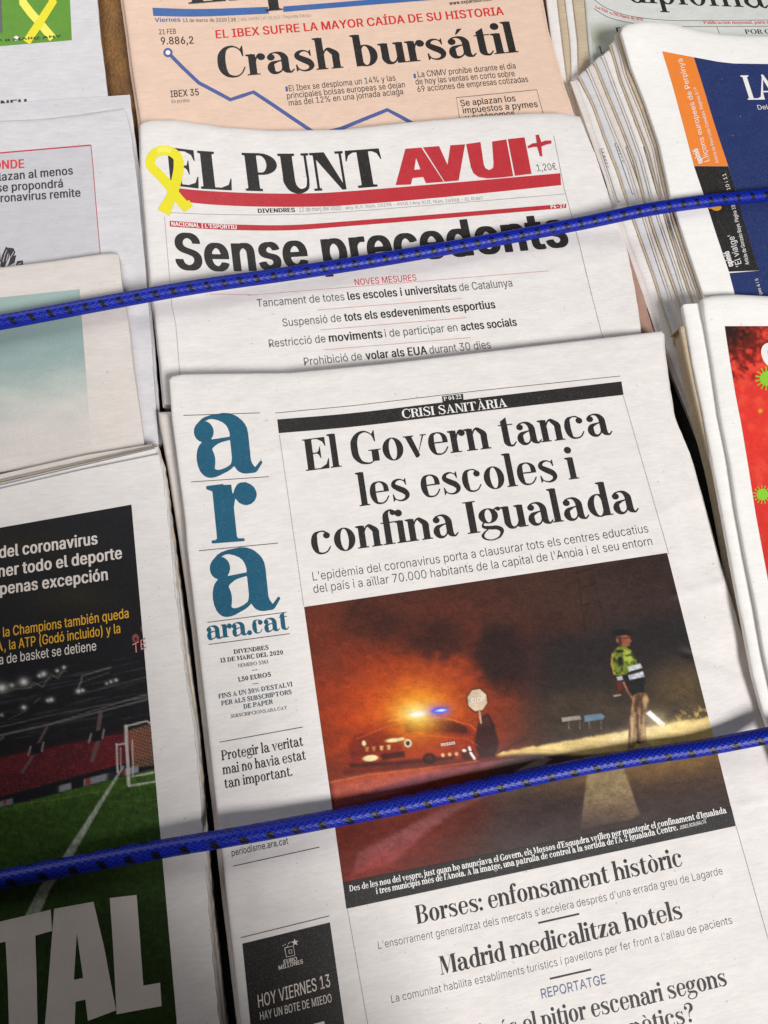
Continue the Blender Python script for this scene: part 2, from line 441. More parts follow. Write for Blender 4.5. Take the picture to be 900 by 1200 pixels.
            add(f_stroke([(x + T / 2, 260, T), (x + T / 2, 190, T), (x + T * .75, 70, T * .8), (x + T + 70, 8, Hh * 2), (r - 35, 60, Hh * 1.3), (r, 200, Hh), (r, 300, Hh)])); add(f_rect(r - Hh / 2, 260, r + Hh / 2, K)); add(f_rect(r - 70, K - Hh, r + 70, K)); adv = r + 85
        elif ch == 'N':
            r = x + T + 270
            add(f_rect(x + 10, 0, x + 10 + Hh, K)); add(f_rect(x - 50, 0, x + 90, Hh)); add(f_poly([(x - 20, K), (x + T + 10, K), (r + Hh, 10), (r + Hh, -8), (r - 30, -8), (x + 10, K - 60)]))
            add(f_rect(x - 50, K - Hh, x + 60, K)); add(f_rect(r, 0, r + Hh, K)); add(f_rect(r - 70, K - Hh, r + 80, K)); adv = r + 90
        elif ch == 'M':
            r = x + T + 330
            add(f_rect(x + 20, 0, x + 20 + Hh, K)); add(f_rect(x - 45, 0, x + 100, Hh)); add(f_poly([(x, K), (x + T + 15, K), (x + 290, 130), (x + 230, 0), (x + 215, 0)])); add(f_rect(x - 45, K - Hh, x + 80, K))
            add(f_poly([(x + 222, 0), (x + 240, 30), (r + 15, K), (r - 10, K)])); V(r - 5, 0, K, T); foot(r - 5, 0, T); add(f_rect(r - 5, K - Hh, r + T + 45, K)); adv = r + T + 50
    elif ch in 'CGOQ':
        if ch in 'OQ':
            rx = 315
            add(cut(f_ell(45 + rx, 350, rx, 362), f_ell(45 + rx, 350, rx - S * 1.15, 362 - Hh))); adv = 90 + 2 * rx
            if ch == 'Q': add(f_stroke([(300, 60, Hh), (400, -20, S * .5), (500, -110, S * .7), (620, -120, Hh)]))
        else:
            T = S * 1.12
            add(f_stroke([(548, 470, Hh * .9), (500, 620, Hh), (370, 706, Hh * 1.5), (225, 665, T * .5), (45 + T * .62, 520, T * .92), (45 + T / 2, 350, T), (45 + T * .62, 180, T * .92), (225, 38, T * .5), (370, -4, Hh * 1.5)] + ([(490, 60, Hh), (562, 200, Hh * .9)] if ch == 'C' else [(450, 20, Hh), (510, 80, Hh), (520, 140, Hh)])))
            add(f_poly([(545, 465), (560, 465), (562, 712), (548, 712), (500, 625)]))
            if ch == 'C': adv = 600
            else: V(455, 30, 290, T); add(f_rect(395, 290 - Hh, 455 + T + 55, 290)); adv = 455 + T + 60
    elif ch == 'S':
        add(f_stroke([(432, 510, Hh * .9), (390, 640, Hh), (265, 700, Hh * 1.5), (140, 650, S * .55), (108, 535, S * .9), (200, 420, S * 1.1), (345, 325, S * 1.15), (425, 205, S * .95), (385, 60, S * .55), (255, 0, Hh * 1.5), (115, 70, Hh), (62, 220, Hh * .9)]))
        add(f_poly([(430, 505), (444, 505), (444, 710), (430, 710), (390, 645)])); add(f_poly([(52, 225), (66, 225), (108, 62), (68, -8), (52, -8)])); adv = 510
    elif ch == 'A':
        add(f_poly([(255, 712), (300, 712), (345 + S * 1.6, 0), (345 + S * .35, 0), (250, 640)])); add(f_poly([(275, 712), (280, 640), (85 + Hh, 0), (85 - Hh * .4, 0)]))
        add(f_rect(165, 205, 420, 205 + Hh)); add(f_rect(15, 0, 170, Hh)); add(f_rect(290 + S * .1, 0, 395 + S * 1.6, Hh)); adv = 410 + S * 1.6
    elif ch in 'VY':
        add(f_poly([(60, K), (70 + S * 1.15, K), (300 + S * .4, 60), (300, -8), (265, -8)]) if ch == 'V' else f_poly([(50, K), (60 + S * 1.15, K), (260 + S, 330), (250, 300)]))
        add(f_poly([(285, -8), (318, 60), (540, K), (540 - Hh * 1.2, K)]) if ch == 'V' else f_poly([(250 + S * .8, 330), (250 + S, 310), (500, K), (480, K)]))
        add(f_rect(10, K - Hh, 130 + S * 1.15, K)); add(f_rect(440, K - Hh, 590, K)); adv = 580
        if ch == 'Y': V(240, 0, 340); foot(240)
    elif ch in 'XZ':
        if ch == 'X':
            add(f_poly([(60, K), (80 + S, K), (530, 0), (500 - S, 0)])); add(f_stroke([(90, 10, Hh), (480, K - 10, Hh)])); add(f_rect(10, K - Hh, 130 + S, K)); add(f_rect(410, K - Hh, 550, K)); add(f_rect(20, 0, 170, Hh)); add(f_rect(440 - S, 0, 580, Hh)); adv = 590
        else:
            add(f_poly([(40, Hh), (50, 0), (70 + S, 0), (500, K - Hh), (490, K), (460 - S, K)])); add(f_rect(60, K - Hh, 500, K)); add(f_rect(40, 0, 510, Hh)); adv = 550
    elif ch.isdigit():
        if ch == '0': add(cut(f_ell(240, 350, 205, 358), f_ell(240, 350, 205 - S, 358 - Hh))); adv = 480
        elif ch == '1': V(120, 0, K); foot(120); add(f_stroke([(40, 610, Hh), (125, 670, 50)])); adv = 120 + S + 70
        elif ch == '2': add(f_ell(125, 540, S * .5, S * .5)); add(f_stroke([(75, 560, Hh), (130, 670, Hh * 1.5), (230, 700, Hh * 2), (345, 620, S * .85), (360, 500, S), (290, 350, S * .7), (150, 170, 50), (60, 40, Hh * 1.5)])); add(f_poly([(50, 0), (50, 40), (130, 110), (380, 100), (430, 220), (445, 220), (430, 0)])); adv = 490
        elif ch == '3': add(f_ell(125, 560, S * .45, S * .45)); add(f_stroke([(80, 580, Hh), (130, 675, Hh), (230, 705, Hh * 2), (335, 620, S * .85), (330, 480, S * .8), (200, 385, Hh), (210, 375, Hh), (360, 300, S * .8), (385, 180, S), (330, 40, S * .6), (210, -2, Hh * 1.5), (90, 50, Hh), (70, 130, Hh)])); add(f_ell(115, 130, S * .45, S * .45)); adv = 490
        elif ch == '4': V(290, 0, K); foot(290); add(f_rect(35, 185, 470, 185 + Hh * 1.4)); add(f_stroke([(45, 195, Hh), (305, 690, Hh * 1.4)])); adv = 500
        elif ch == '5': add(f_poly([(90, K), (100, 560), (390, 600), (400, K)])); add(f_stroke([(100, 640, Hh), (90, 370, Hh), (220, 420, Hh * 2), (360, 340, S * .8), (380, 210, S), (320, 60, S * .6), (210, 0, Hh), (90, 50, Hh), (75, 120, Hh)])); add(f_ell(115, 125, S * .45, S * .45)); adv = 480
        elif ch == '6': add(f_stroke([(390, 600, Hh), (310, 690, Hh), (180, 640, S * .6), (100, 450, S), (105, 250, S)])); add(cut(f_ell(245, 210, 205, 218), f_ell(245, 210, 205 - S, 218 - Hh))); adv = 490
        elif ch == '7': add(f_poly([(60, K), (45, 500), (60, 500), (130, 600), (360, 590), (170, 0), (290, 0), (440, K)])); adv = 480
        elif ch == '8': add(cut(f_ell(245, 530, 175, 178), f_ell(245, 530, 175 - S * .8, 178 - Hh))); add(cut(f_ell(245, 190, 205, 200), f_ell(245, 190, 205 - S, 200 - Hh))); adv = 490
        else: add(f_stroke([(100, 100, Hh), (180, 10, Hh), (310, 60, S * .6), (385, 250, S), (380, 450, S)])); add(cut(f_ell(245, 490, 205, 218), f_ell(245, 490, 205 - S, 218 - Hh))); adv = 490
    elif ch == '.': add(f_ell(95, 55, S * .56, S * .56)); adv = 190
    elif ch == ':': add(f_ell(100, 60, S * .56, S * .56)); add(f_ell(100, 400, S * .56, S * .56)); adv = 200
    elif ch == ',': add(f_ell(95, 55, S * .56, S * .56)); add(f_stroke([(125, 40, 60), (130, -40, 40), (75, -110, Hh)])); adv = 190
    elif ch == "'": add(f_ell(85, 660, S * .5, S * .5)); add(f_stroke([(110, 650, 55), (115, 580, 36), (65, 515, Hh)])); adv = 165
    elif ch == '-': add(f_rect(30, 200, 250, 250)); adv = 280
    elif ch == '?':
        add(f_ell(110, 560, S * .5, S * .5)); add(f_stroke([(60, 580, Hh), (120, 690, Hh), (230, 720, Hh * 2), (350, 640, S * .85), (345, 500, S), (250, 400, S * .5), (205, 300, Hh), (205, 190, Hh)])); add(f_ell(205, 60, S * .56, S * .56)); adv = 440
    elif ch == '%':
        add(cut(f_ell(160, 530, 125, 165), f_ell(160, 530, 55, 145))); add(cut(f_ell(560, 170, 125, 165), f_ell(560, 170, 55, 145))); add(f_stroke([(160, 0, Hh * 1.2), (560, 700, Hh * 1.2)])); adv = 720
    else:
        add(f_rect(50, 0, 250, 300)); adv = 300
    return np.minimum.reduce(parts), adv

def contours(f):
    """marching squares on the distance field -> closed loops in font units"""
    ins = f < 0
    ny, nx = f.shape
    seg = {}
    code = (ins[:-1, :-1] * 1 + ins[:-1, 1:] * 2 + ins[1:, 1:] * 4 + ins[1:, :-1] * 8)
    T = {1: [(3, 0)], 2: [(0, 1)], 3: [(3, 1)], 4: [(1, 2)], 5: [(3, 2), (1, 0)], 6: [(0, 2)], 7: [(3, 2)], 8: [(2, 3)], 9: [(2, 0)],
         10: [(2, 1), (0, 3)], 11: [(2, 1)], 12: [(1, 3)], 13: [(1, 0)], 14: [(0, 3)]}
    ys, xs = np.nonzero((code > 0) & (code < 15))
    for y, x in zip(ys.tolist(), xs.tolist()):
        for a, b in T[int(code[y, x])]:
            E = [('h', x, y), ('v', x + 1, y), ('h', x, y + 1), ('v', x, y)]
            seg[E[a]] = E[b]
    def pos(e):
        k, x, y = e
        if k == 'h':
            a, b = f[y, x], f[y, x + 1]; t = a / (a - b)
            return (GX[y, x] + t * STEP, GY[y, x])
        a, b = f[y, x], f[y + 1, x]; t = a / (a - b)
        return (GX[y, x], GY[y, x] + t * STEP)
    loops = []
    while seg:
        s, nxt = seg.popitem(); lp = [s]
        while nxt != s and nxt in seg:
            lp.append(nxt); nxt = seg.pop(nxt)
        P = np.array([pos(e) for e in lp])
        if len(P) > 5: loops.append(P)
    return loops

def simplify(P, tol):
    n = len(P)
    i0 = int(np.argmin(P[:, 0])); P = np.roll(P, -i0, 0)
    j = int(np.argmax(np.hypot(*(P - P[0]).T)))
    def rdp(a):
        if len(a) < 3: return a[:-1].tolist()
        d = a[-1] - a[0]; L = math.hypot(*d) + 1e-9
        h = abs((a[:, 0] - a[0, 0]) * d[1] - (a[:, 1] - a[0, 1]) * d[0]) / L
        k = int(np.argmax(h))
        if h[k] < tol: return [a[0].tolist()]
        return rdp(a[:k + 1]) + rdp(a[k:])
    return np.array(rdp(P[:j + 1]) + rdp(np.vstack([P[j:], P[:1]])))

def inside(p, L):
    x, y = p; c = False
    for (ax, ay), (bx, by) in zip(L, np.roll(L, 1, 0)):
        if (ay > y) != (by > y) and x < (bx - ax) * (y - ay) / (by - ay) + ax: c = not c
    return c
def fill_loops(lps):
    """triangulate outer loops with their own holes, island by island"""
    depth = [sum(inside(l[0], k) for k in lps if k is not l) for l in lps]
    order = []; tris = []; n = 0
    for i, l in enumerate(lps):
        if depth[i] % 2: continue
        grp = [l] + [k for j, k in enumerate(lps) if depth[j] == depth[i] + 1 and inside(k[0], l)]
        t = tessellate_polygon([[Vector((p[0], p[1], 0)) for p in g] for g in grp])
        tris += [[a + n for a in q] for q in t]; order += grp; n += sum(len(g) for g in grp)
    return order, tris

_gc = {}
def serif_glyph(ch, S, Hh, tol=2.2):
    key = (ch, S, Hh)
    if key not in _gc:
        f, adv = glyph(ch, S, Hh)
        if f is None: _gc[key] = (None, None, adv)
        else:
            lps = [simplify(l, tol) for l in contours(f)]
            lps = [l for l in lps if len(l) > 2]
            lps, tris = fill_loops(lps)
            V = np.vstack(lps)
            _gc[key] = (V, np.array(tris, int).reshape(-1, 3), adv)
    return _gc[key]

WEIGHTS = {'display': (126, 23), 'text': (112, 40), 'logo': (168, 26), 'heavy': (165, 26), 'fat': (190, 44), 'crash': (140, 26), 'regular': (84, 26), 'caption': (135, 50)}
def serif_text(s, weight):
    S, Hh = WEIGHTS[weight]
    x = 0; V = []; T = []; n = 0
    for i, ch in enumerate(s):
        v, t, adv = serif_glyph(ch, S, Hh)
        if v is not None:
            v = v.copy(); v[:, 0] += x; V.append(v); T.append(t + n); n += len(v)
        x += adv - (14 if weight in ('display', 'heavy') else 4)
    V = np.vstack(V) / CAP
    return V, np.vstack(T)

# ---- sans lettering: Blender's own interface typeface, thinned or thickened
def get_font():
    for root in (bpy.utils.system_resource('DATAFILES', path='fonts'),):
        try:
            return bpy.data.fonts.load(root + '/Inter.woff2')
        except Exception:
            pass
    return None
FONT = get_font()
_sc = {}
def raw_text(s, off=0.0, default=False):
    cu = bpy.data.curves.new('lettering', 'FONT'); cu.body = s; cu.resolution_u = 3
    if FONT and not default: cu.font = FONT
    cu.offset = off
    ob = bpy.data.objects.new('lettering', cu)
    me = ob.to_mesh(); me.calc_loop_triangles()
    V = np.zeros(len(me.vertices) * 3, np.float32); me.vertices.foreach_get('co', V); V = V.reshape(-1, 3)[:, :2].astype(float)
    T = np.zeros(len(me.loop_triangles) * 3, np.int32); me.loop_triangles.foreach_get('vertices', T); T = T.reshape(-1, 3)
    ob.to_mesh_clear(); bpy.data.objects.remove(ob); bpy.data.curves.remove(cu)
    return V, T
_capH = {d: raw_text('H', 0, d)[0][:, 1].max() for d in (False, True)}
def bold_glyph(ch, off, default):
    key = ('b', ch, off, default)
    if key not in _gc:
        k = 700 / _capH[default]
        V0, _ = raw_text('H' + 'H', 0, default); V1, _ = raw_text('H' + ch + 'H', 0, default)
        adv = (V1[:, 0].max() - V0[:, 0].max()) * k
        if ch == ' ': _gc[key] = (None, None, adv)
        else:
            V, T = raw_text(ch, 0, default); V = V * k + [40, 0]
            E = {}
            for t in T:
                for a, b in ((0, 1), (1, 2), (2, 0)):
                    pa, pb = tuple(np.round(V[t[a]], 1)), tuple(np.round(V[t[b]], 1))
                    if pa != pb: e = (min(pa, pb), max(pa, pb)); E[e] = E.get(e, 0) + 1
            E = [e for e, c in E.items() if c % 2]
            d = np.full(GX.shape, 1e9); sg = np.ones(GX.shape)
            for (ax, ay), (bx, by) in E:
                ex, ey = bx - ax, by - ay; wx, wy = GX - ax, GY - ay
                t = np.clip((wx * ex + wy * ey) / (ex * ex + ey * ey + 1e-9), 0, 1)
                d = np.minimum(d, np.hypot(wx - ex * t, wy - ey * t))
                c1 = GY >= ay; c2 = GY < by; c3 = ex * wy > ey * wx
                sg = np.where((c1 & c2 & c3) | (~c1 & ~c2 & ~c3), -sg, sg)
            g0 = d * sg; n_ = int(round(off * .8 / STEP)); f = g0.copy()      # widen sideways so that corners stay crisp
            for k in range(1, n_ + 1):
                f[:, k:] = np.minimum(f[:, k:], g0[:, :-k]); f[:, :-k] = np.minimum(f[:, :-k], g0[:, k:])
            f = f - off * .28
            lps = [simplify(l, 2.2) for l in contours(f)]; lps = [l for l in lps if len(l) > 2]
            lps, tris = fill_loops(lps)
            _gc[key] = (np.vstack(lps), np.array(tris, int).reshape(-1, 3), adv + off * 1.0)
    return _gc[key]
def sans_text(s, off=0.0, default=False):
    """off < 0 thins, off > 0 (in 1/700 of the cap height) thickens"""
    key = (s, off, default)
    if key not in _sc:
        if off <= 0:
            V, T = raw_text(s, off, default); _sc[key] = (V / _capH[default], T)
        else:
            x = 0; VV = []; TT = []; n = 0
            for ch in s:
                v, t, adv = bold_glyph(ch, off, default)
                if v is not None:
                    v = v.copy(); v[:, 0] += x; VV.append(v); TT.append(t + n); n += len(v)
                x += adv
            _sc[key] = (np.vstack(VV) / 700, np.vstack(TT))
    return _sc[key]
# ------------------------------------------------------------------ sheets of newsprint and what is printed on them
def interp(P, t):
    P = np.asarray(P, float)
    s = np.r_[0, np.cumsum(np.hypot(*np.diff(P, axis=0).T))]; s /= s[-1]
    return np.stack([np.interp(t, s, P[:, 0]), np.interp(t, s, P[:, 1])], -1)

class Page:
    """a newspaper (or one folded copy in a stack) and the height of its face above the board"""
    def __init__(self, label, Z, group=None, name='newspaper', origin=(0, 0)):
        k = RNG.uniform(0, 90)
        self.Z = lambda x, y: Z(x, y) + .00022 * (fbm(x / 34 + k, y / 24 - k, 3) - .5)
        self.loc = unproject(*origin, 0.0)
        self.root = empty(name, self.loc, label, 'newspaper', group)
        self.n = 0
    def world(self, px, py, lift=0.0):
        return unproject(px, py, self.Z(np.asarray(px, float), np.asarray(py, float)) + lift) - self.loc

def sheet(pg, name, top, bottom, left, right, mat, thick, dz=0.0, fold='', R=7.0, step=7.0, seed=0, rough_edge=0.35, label=None):
    """slab of folded newsprint: Coons patch between four traced edges, rounded on its folded sides"""
    def samples(n, lo, hi, ln):
        base = np.linspace(0, 1, n)
        r = R / ln
        ex = [r * k for k in (0.06, .18, .35, .6, 1.0)]
        out = list(base[(base > (r * 1.3 if lo else 0)) & (base < (1 - r * 1.3 if hi else 1))]) + [0, 1]
        if lo: out += ex
        if hi: out += [1 - e for e in ex]
        return np.unique(np.round(out, 6))
    ln = lambda P: np.hypot(*np.diff(np.asarray(P, float), axis=0).T).sum()
    lw = max(ln(top), ln(bottom)); lh = max(ln(left), ln(right))
    us = samples(max(4, int(lw / step)), 'l' in fold, 'r' in fold, lw)
    vs = samples(max(4, int(lh / step)), 't' in fold, 'b' in fold, lh)
    U, V = np.meshgrid(us, vs)
    T, B = interp(top, us)[None], interp(bottom, us)[None]
    Lf, Rt = interp(left, vs)[:, None], interp(right, vs)[:, None]
    u, v = U[..., None], V[..., None]
    c00, c10, c01, c11 = [np.asarray(q, float) for q in (top[0], top[-1], bottom[0], bottom[-1])]
    P = (1 - v) * T + v * B + (1 - u) * Lf + u * Rt - ((1 - u) * (1 - v) * c00 + u * (1 - v) * c10 + (1 - u) * v * c01 + u * v * c11)
    # slightly uneven cut edges
    j = rough_edge * (fbm(V * lh / 9 + seed, V * 0 + seed, 3) - .5) * 2
    P[:, 0, 0] += j[:, 0]; P[:, -1, 0] += (rough_edge * (fbm(V * lh / 7 + seed * 3, V * 0 + 5, 3) - .5) * 3)[:, 0]
    z = pg.Z(P[..., 0], P[..., 1]) + dz
    def rnd(d, h):
        k = np.clip((R - d) / R, 0, 1)
        return h * (1 - np.sqrt(np.clip(1 - k * k, 0, 1)))
    h = thick * .5
    drop = np.zeros_like(z)
    if 'l' in fold: drop = np.maximum(drop, rnd(U * lw, h))
    if 'r' in fold: drop = np.maximum(drop, rnd((1 - U) * lw, h))
    if 't' in fold: drop = np.maximum(drop, rnd(V * lh, h))
    if 'b' in fold: drop = np.maximum(drop, rnd((1 - V) * lh, h))
    top3 = unproject(P[..., 0], P[..., 1], z - drop)
    ny, nx = z.shape
    idx = np.arange(ny * nx).reshape(ny, nx)
    f = np.stack([idx[:-1, :-1], idx[1:, :-1], idx[1:, 1:], idx[:-1, 1:]], -1).reshape(-1, 4)
    # border loop goes straight down to the underside, then a flat bottom
    ring = np.r_[idx[0, :], idx[1:, -1], idx[-1, -2::-1], idx[-2:0:-1, 0]]
    flat = top3.reshape(-1, 3)
    zc = z.reshape(-1)
    lower = flat[ring].copy()
    lower[:, 2] = zc[ring] - thick
    # follow the round fold underneath: inset the bottom ring a touch
    cen = flat.mean(0)
    n0 = len(flat)
    li = n0 + np.arange(len(ring)); nxt = np.roll(np.arange(len(ring)), -1)
    side = np.stack([ring, ring[nxt], li[nxt], li], -1)
    verts = np.vstack([flat, lower, [[cen[0], cen[1], zc.mean() - thick]]])
    k = len(verts) - 1
    bot = np.stack([li, li[nxt], np.full(len(ring), k), np.full(len(ring), k)], -1)
    me_faces = np.vstack([f, side])
    o = make_mesh(name, verts - pg.loc, me_faces, mat, pg.root, smooth=True)
    o.data.set_sharp_from_angle(angle=math.radians(50))
    if label: o['label'] = label
    return o

EPS = 0.00012
def split_long(V, T, L):
    """halve long triangle edges so that print follows the curl of the page"""
    V = list(map(tuple, V)); todo = [tuple(t) for t in T]; out = []; mid = {}
    while todo:
        a, b, c = todo.pop()
        e = [(math.dist(V[a], V[b]), a, b, c), (math.dist(V[b], V[c]), b, c, a), (math.dist(V[c], V[a]), c, a, b)]
        l, p, q, r = max(e)
        if l <= L: out.append((a, b, c)); continue
        k = (min(p, q), max(p, q))
        if k not in mid:
            V.append(((V[p][0] + V[q][0]) / 2, (V[p][1] + V[q][1]) / 2)); mid[k] = len(V) - 1
        todo += [(p, mid[k], r), (mid[k], q, r)]
    return np.array(V), np.array(out)

def lay(pg, name, V, T, mat, layer=1, maxlen=16, label=None, parent=None):
    V = np.asarray(V, float); T = np.asarray(T, int)
    V, T = split_long(V, T, maxlen)
    # all print faces up
    a, b, c = V[T[:, 0]], V[T[:, 1]], V[T[:, 2]]
    s = (b[:, 0] - a[:, 0]) * (c[:, 1] - a[:, 1]) - (b[:, 1] - a[:, 1]) * (c[:, 0] - a[:, 0])
    T = np.where(s[:, None] > 0, T[:, ::-1], T)
    pg.n += 1
    o = make_mesh(name, pg.world(V[:, 0], V[:, 1], EPS * layer + 1.5e-6 * (pg.n % 40)), T, mat, parent or pg.root)
    if label: o['label'] = label
    return o

def upvec(p, mode):
    if mode == 'page':
        d = np.array(UPVP) - p
    return d / np.linalg.norm(d, axis=-1, keepdims=True)

def place(V, base, cap, mode='page'):
    x = V[:, 0]; t = (x - x.min()) / (x.max() - x.min())
    base = np.asarray(base, float)
    if len(base) == 2: p = base[0] + (base[1] - base[0]) * t[:, None]
    else:
        C = catmull(base, 12)
        p = interp(C, t)
    if mode == 'page': u = upvec(p, mode)
    else:                                       # lettering that runs up the page: caps point left of the run
        d = base[-1] - base[0]; d /= np.linalg.norm(d); u = np.array([d[1], -d[0]])[None] + 0 * p
    return p + u * (V[:, 1:2] * cap)

class Lines:
    """collects several lines of one text block into one printed part"""
    def __init__(self): self.V = []; self.T = []; self.n = 0
    def addVT(self, V, T):
        self.V.append(V); self.T.append(np.asarray(T) + self.n); self.n += len(V); return self
    def serif(self, s, base, cap, weight='display', mode='page'):
        V, T = serif_text(s, weight); return self.addVT(place(V, base, cap, mode), T)
    def sans(self, s, base, cap, off=0.0, mode='page'):
        V, T = sans_text(s, off); return self.addVT(place(V, base, cap, mode), T)
    def rule(self, pts, w, close=False):
        P = np.asarray(pts, float)
        L = np.hypot(*np.diff(P, axis=0).T).sum(); n = max(2, int(L / 6) + 1)
        if len(P) == 2: Q = P[0] + (P[1] - P[0]) * np.linspace(0, 1, n)[:, None]
        else: Q = P
        d = np.gradient(Q, axis=0); d /= np.linalg.norm(d, axis=1, keepdims=True) + 1e-9
        N = np.c_[-d[:, 1], d[:, 0]] * (np.asarray(w, float).reshape(-1, 1) / 2)
        V = np.vstack([Q - N, Q + N]); k = len(Q); i = np.arange(k - 1)
        T = np.vstack([np.c_[i, i + 1, i + k], np.c_[i + 1, i + 1 + k, i + k]])
        return self.addVT(V, T)
    def dots(self, a, b, gap=2.2, w=.8):
        a = np.array(a, float); b = np.array(b, float); L = np.linalg.norm(b - a); d = (b - a) / L
        for s in np.arange(0, L, gap):
            p = a + d * s; self.rule([p, p + d * gap * .5], w)
        return self
    def poly(self, pts, holes=()):
        loops = [[Vector((x, y, 0)) for x, y in l] for l in [pts, *holes]]
        t = tessellate_polygon(loops)
        V = np.array([(p.x, p.y) for l in loops for p in l])
        return self.addVT(V, np.array(t).reshape(-1, 3))
    def disc(self, cx, cy, r, n=20, ry=None):
        a = np.linspace(0, 2 * math.pi, n, endpoint=False)
        return self.poly(list(zip(cx + r * np.cos(a), cy + (ry or r) * np.sin(a))))
    def each(self, pg, name, mat, layer=1, maxlen=16):
        """every piece added so far becomes a part of its own"""
        for V, T, n0 in zip(self.V, self.T, np.r_[0, np.cumsum([len(v) for v in self.V])]):
            lay(pg, name, V, T - n0, M[mat], layer, maxlen)
    def put(self, pg, name, mat, layer=1, label=None, maxlen=16, parent=None):
        return lay(pg, name, np.vstack(self.V), np.vstack(self.T), M[mat], layer, maxlen, label, parent)

def picture(pg, name, tl, tr, br, bl, paint, res=1.25, layer=1, label=None, topc=None, mat='print', leftc=None):
    """a printed picture: fine grid on the page whose points carry the ink colour"""
    tl, tr, br, bl = [np.array(q, float) for q in (tl, tr, br, bl)]
    w = max(np.linalg.norm(tr - tl), np.linalg.norm(br - bl)); h = max(np.linalg.norm(bl - tl), np.linalg.norm(br - tr))
    nu, nv = int(w / res) + 2, int(h / res) + 2
    U, V = np.meshgrid(np.linspace(0, 1, nu), np.linspace(0, 1, nv)); u, v = U[..., None], V[..., None]
    T = interp(topc if topc is not None else [tl, tr], U[0])[None]
    B = (bl + (br - bl) * u)
    Lf = interp(leftc if leftc is not None else [tl, bl], V[:, 0])[:, None]; Rt = tr + (br - tr) * v
    P = (1 - v) * T + v * B + (1 - u) * Lf + u * Rt - ((1 - u) * (1 - v) * tl + u * (1 - v) * tr + (1 - u) * v * bl + u * v * br)
    c = paint(P[..., 0], P[..., 1])
    idx = np.arange(nu * nv).reshape(nv, nu)
    f = np.stack([idx[:-1, :-1], idx[1:, :-1], idx[1:, 1:], idx[:-1, 1:]], -1).reshape(-1, 4)
    pg.n += 1
    o = make_mesh(name, pg.world(P[..., 0].ravel(), P[..., 1].ravel(), EPS * layer), f, M[mat], pg.root, smooth=True, cols=lin(np.clip(c, 0, 255)).reshape(-1, 3))
    if label: o['label'] = label
    return o

# painting helpers: all in the plane of the page, colours in 0..255
def sm(e0, e1, x):
    t = np.clip((x - e0) / (e1 - e0), 0, 1); return t * t * (3 - 2 * t)
def over(img, colour, a):
    return img * (1 - a[..., None]) + np.array(colour, float) * a[..., None]
def a_poly(x, y, pts, soft=.7):
    d = np.full(x.shape, 1e9); s = np.ones(x.shape)
    for i in range(len(pts)):
        ax, ay = pts[i]; bx, by = pts[i - 1]; ex, ey = bx - ax, by - ay; wx, wy = x - ax, y - ay
        t = np.clip((wx * ex + wy * ey) / (ex * ex + ey * ey + 1e-9), 0, 1)
        d = np.minimum(d, np.hypot(wx - ex * t, wy - ey * t))
        c1 = y >= ay; c2 = y < by; c3 = ex * wy > ey * wx
        s = np.where((c1 & c2 & c3) | (~c1 & ~c2 & ~c3), -s, s)
    return sm(soft, -soft, d * s)
def a_line(x, y, pts, w, soft=.7):
    d = np.full(x.shape, 1e9)
    for (ax, ay), (bx, by) in zip(pts[:-1], pts[1:]):
        ex, ey = bx - ax, by - ay; t = np.clip(((x - ax) * ex + (y - ay) * ey) / (ex * ex + ey * ey), 0, 1)
        d = np.minimum(d, np.hypot(x - ax - ex * t, y - ay - ey * t))
    return sm(w / 2 + soft, w / 2 - soft, d)
def a_blob(x, y, cx, cy, rx, ry=None, soft=1.0, ang=0):
    ry = ry or rx; c, s = math.cos(ang), math.sin(ang); X = (x - cx) * c + (y - cy) * s; Y = -(x - cx) * s + (y - cy) * c
    return np.exp(-((X / rx) ** 2 + (Y / ry) ** 2) * soft)
def a_ell(x, y, cx, cy, rx, ry, soft=.7, ang=0):
    c, s = math.cos(ang), math.sin(ang); X = (x - cx) * c + (y - cy) * s; Y = -(x - cx) * s + (y - cy) * c
    return sm(soft, -soft, (np.hypot(X / rx, Y / ry) - 1) * min(rx, ry))
mm = 0.001
# ------------------------------------------------------------------ the board everything lies on
bm_v = [(-1.3, -1.1, 0), (1.3, -1.1, 0), (1.3, 1.2, 0), (-1.3, 1.2, 0), (-1.3, -1.1, -.018), (1.3, -1.1, -.018), (1.3, 1.2, -.018), (-1.3, 1.2, -.018)]
board = make_mesh('wooden_board', bm_v, [(0, 1, 2, 3), (7, 6, 5, 4), (0, 4, 5, 1), (1, 5, 6, 2), (2, 6, 7, 3), (3, 7, 4, 0)], M['board'])
board['kind'] = 'structure'
M['gap_shade'] = ink_mat('black_gap_shade', (20, 18, 18), .2, .8)  # black sheet over the board, its colour stands in for shade in the gaps
lq = unproject([-500, 640, 640, 1500, 1500, -500], [210, 140, -300, -300, 1900, 1900], [0] * 6)
lv = np.vstack([lq + [0, 0, .0012], lq + [0, 0, .0002]])
ltop = tessellate_polygon([[Vector(p) for p in lq]])
lf = [tuple(t) for t in ltop] + [q for i in range(6) for q in ((i, (i + 1) % 6, 6 + (i + 1) % 6), (i, 6 + (i + 1) % 6, 6 + i))]
gap_shade = make_mesh('gap_shade_sheet', lv, lf, M['gap_shade']); gap_shade['kind'] = 'structure'
# unseen blocker added below the papers: keeps the light off the lower left corner
px0, px1, py0, ph = -1.1, .03, -.40, .56
pv = [(px0, py0 - .018, 0), (px1, py0 - .018, 0), (px1, py0, 0), (px0, py0, 0), (px0, py0 - .018, ph), (px1, py0 - .018, ph), (px1, py0, ph), (px0, py0, ph)]
panel = make_mesh('shade_blocker', pv, [(3, 2, 1, 0), (4, 5, 6, 7), (0, 1, 5, 4), (1, 2, 6, 5), (2, 3, 7, 6), (3, 0, 4, 7)], M['board'])
panel['kind'] = 'structure'

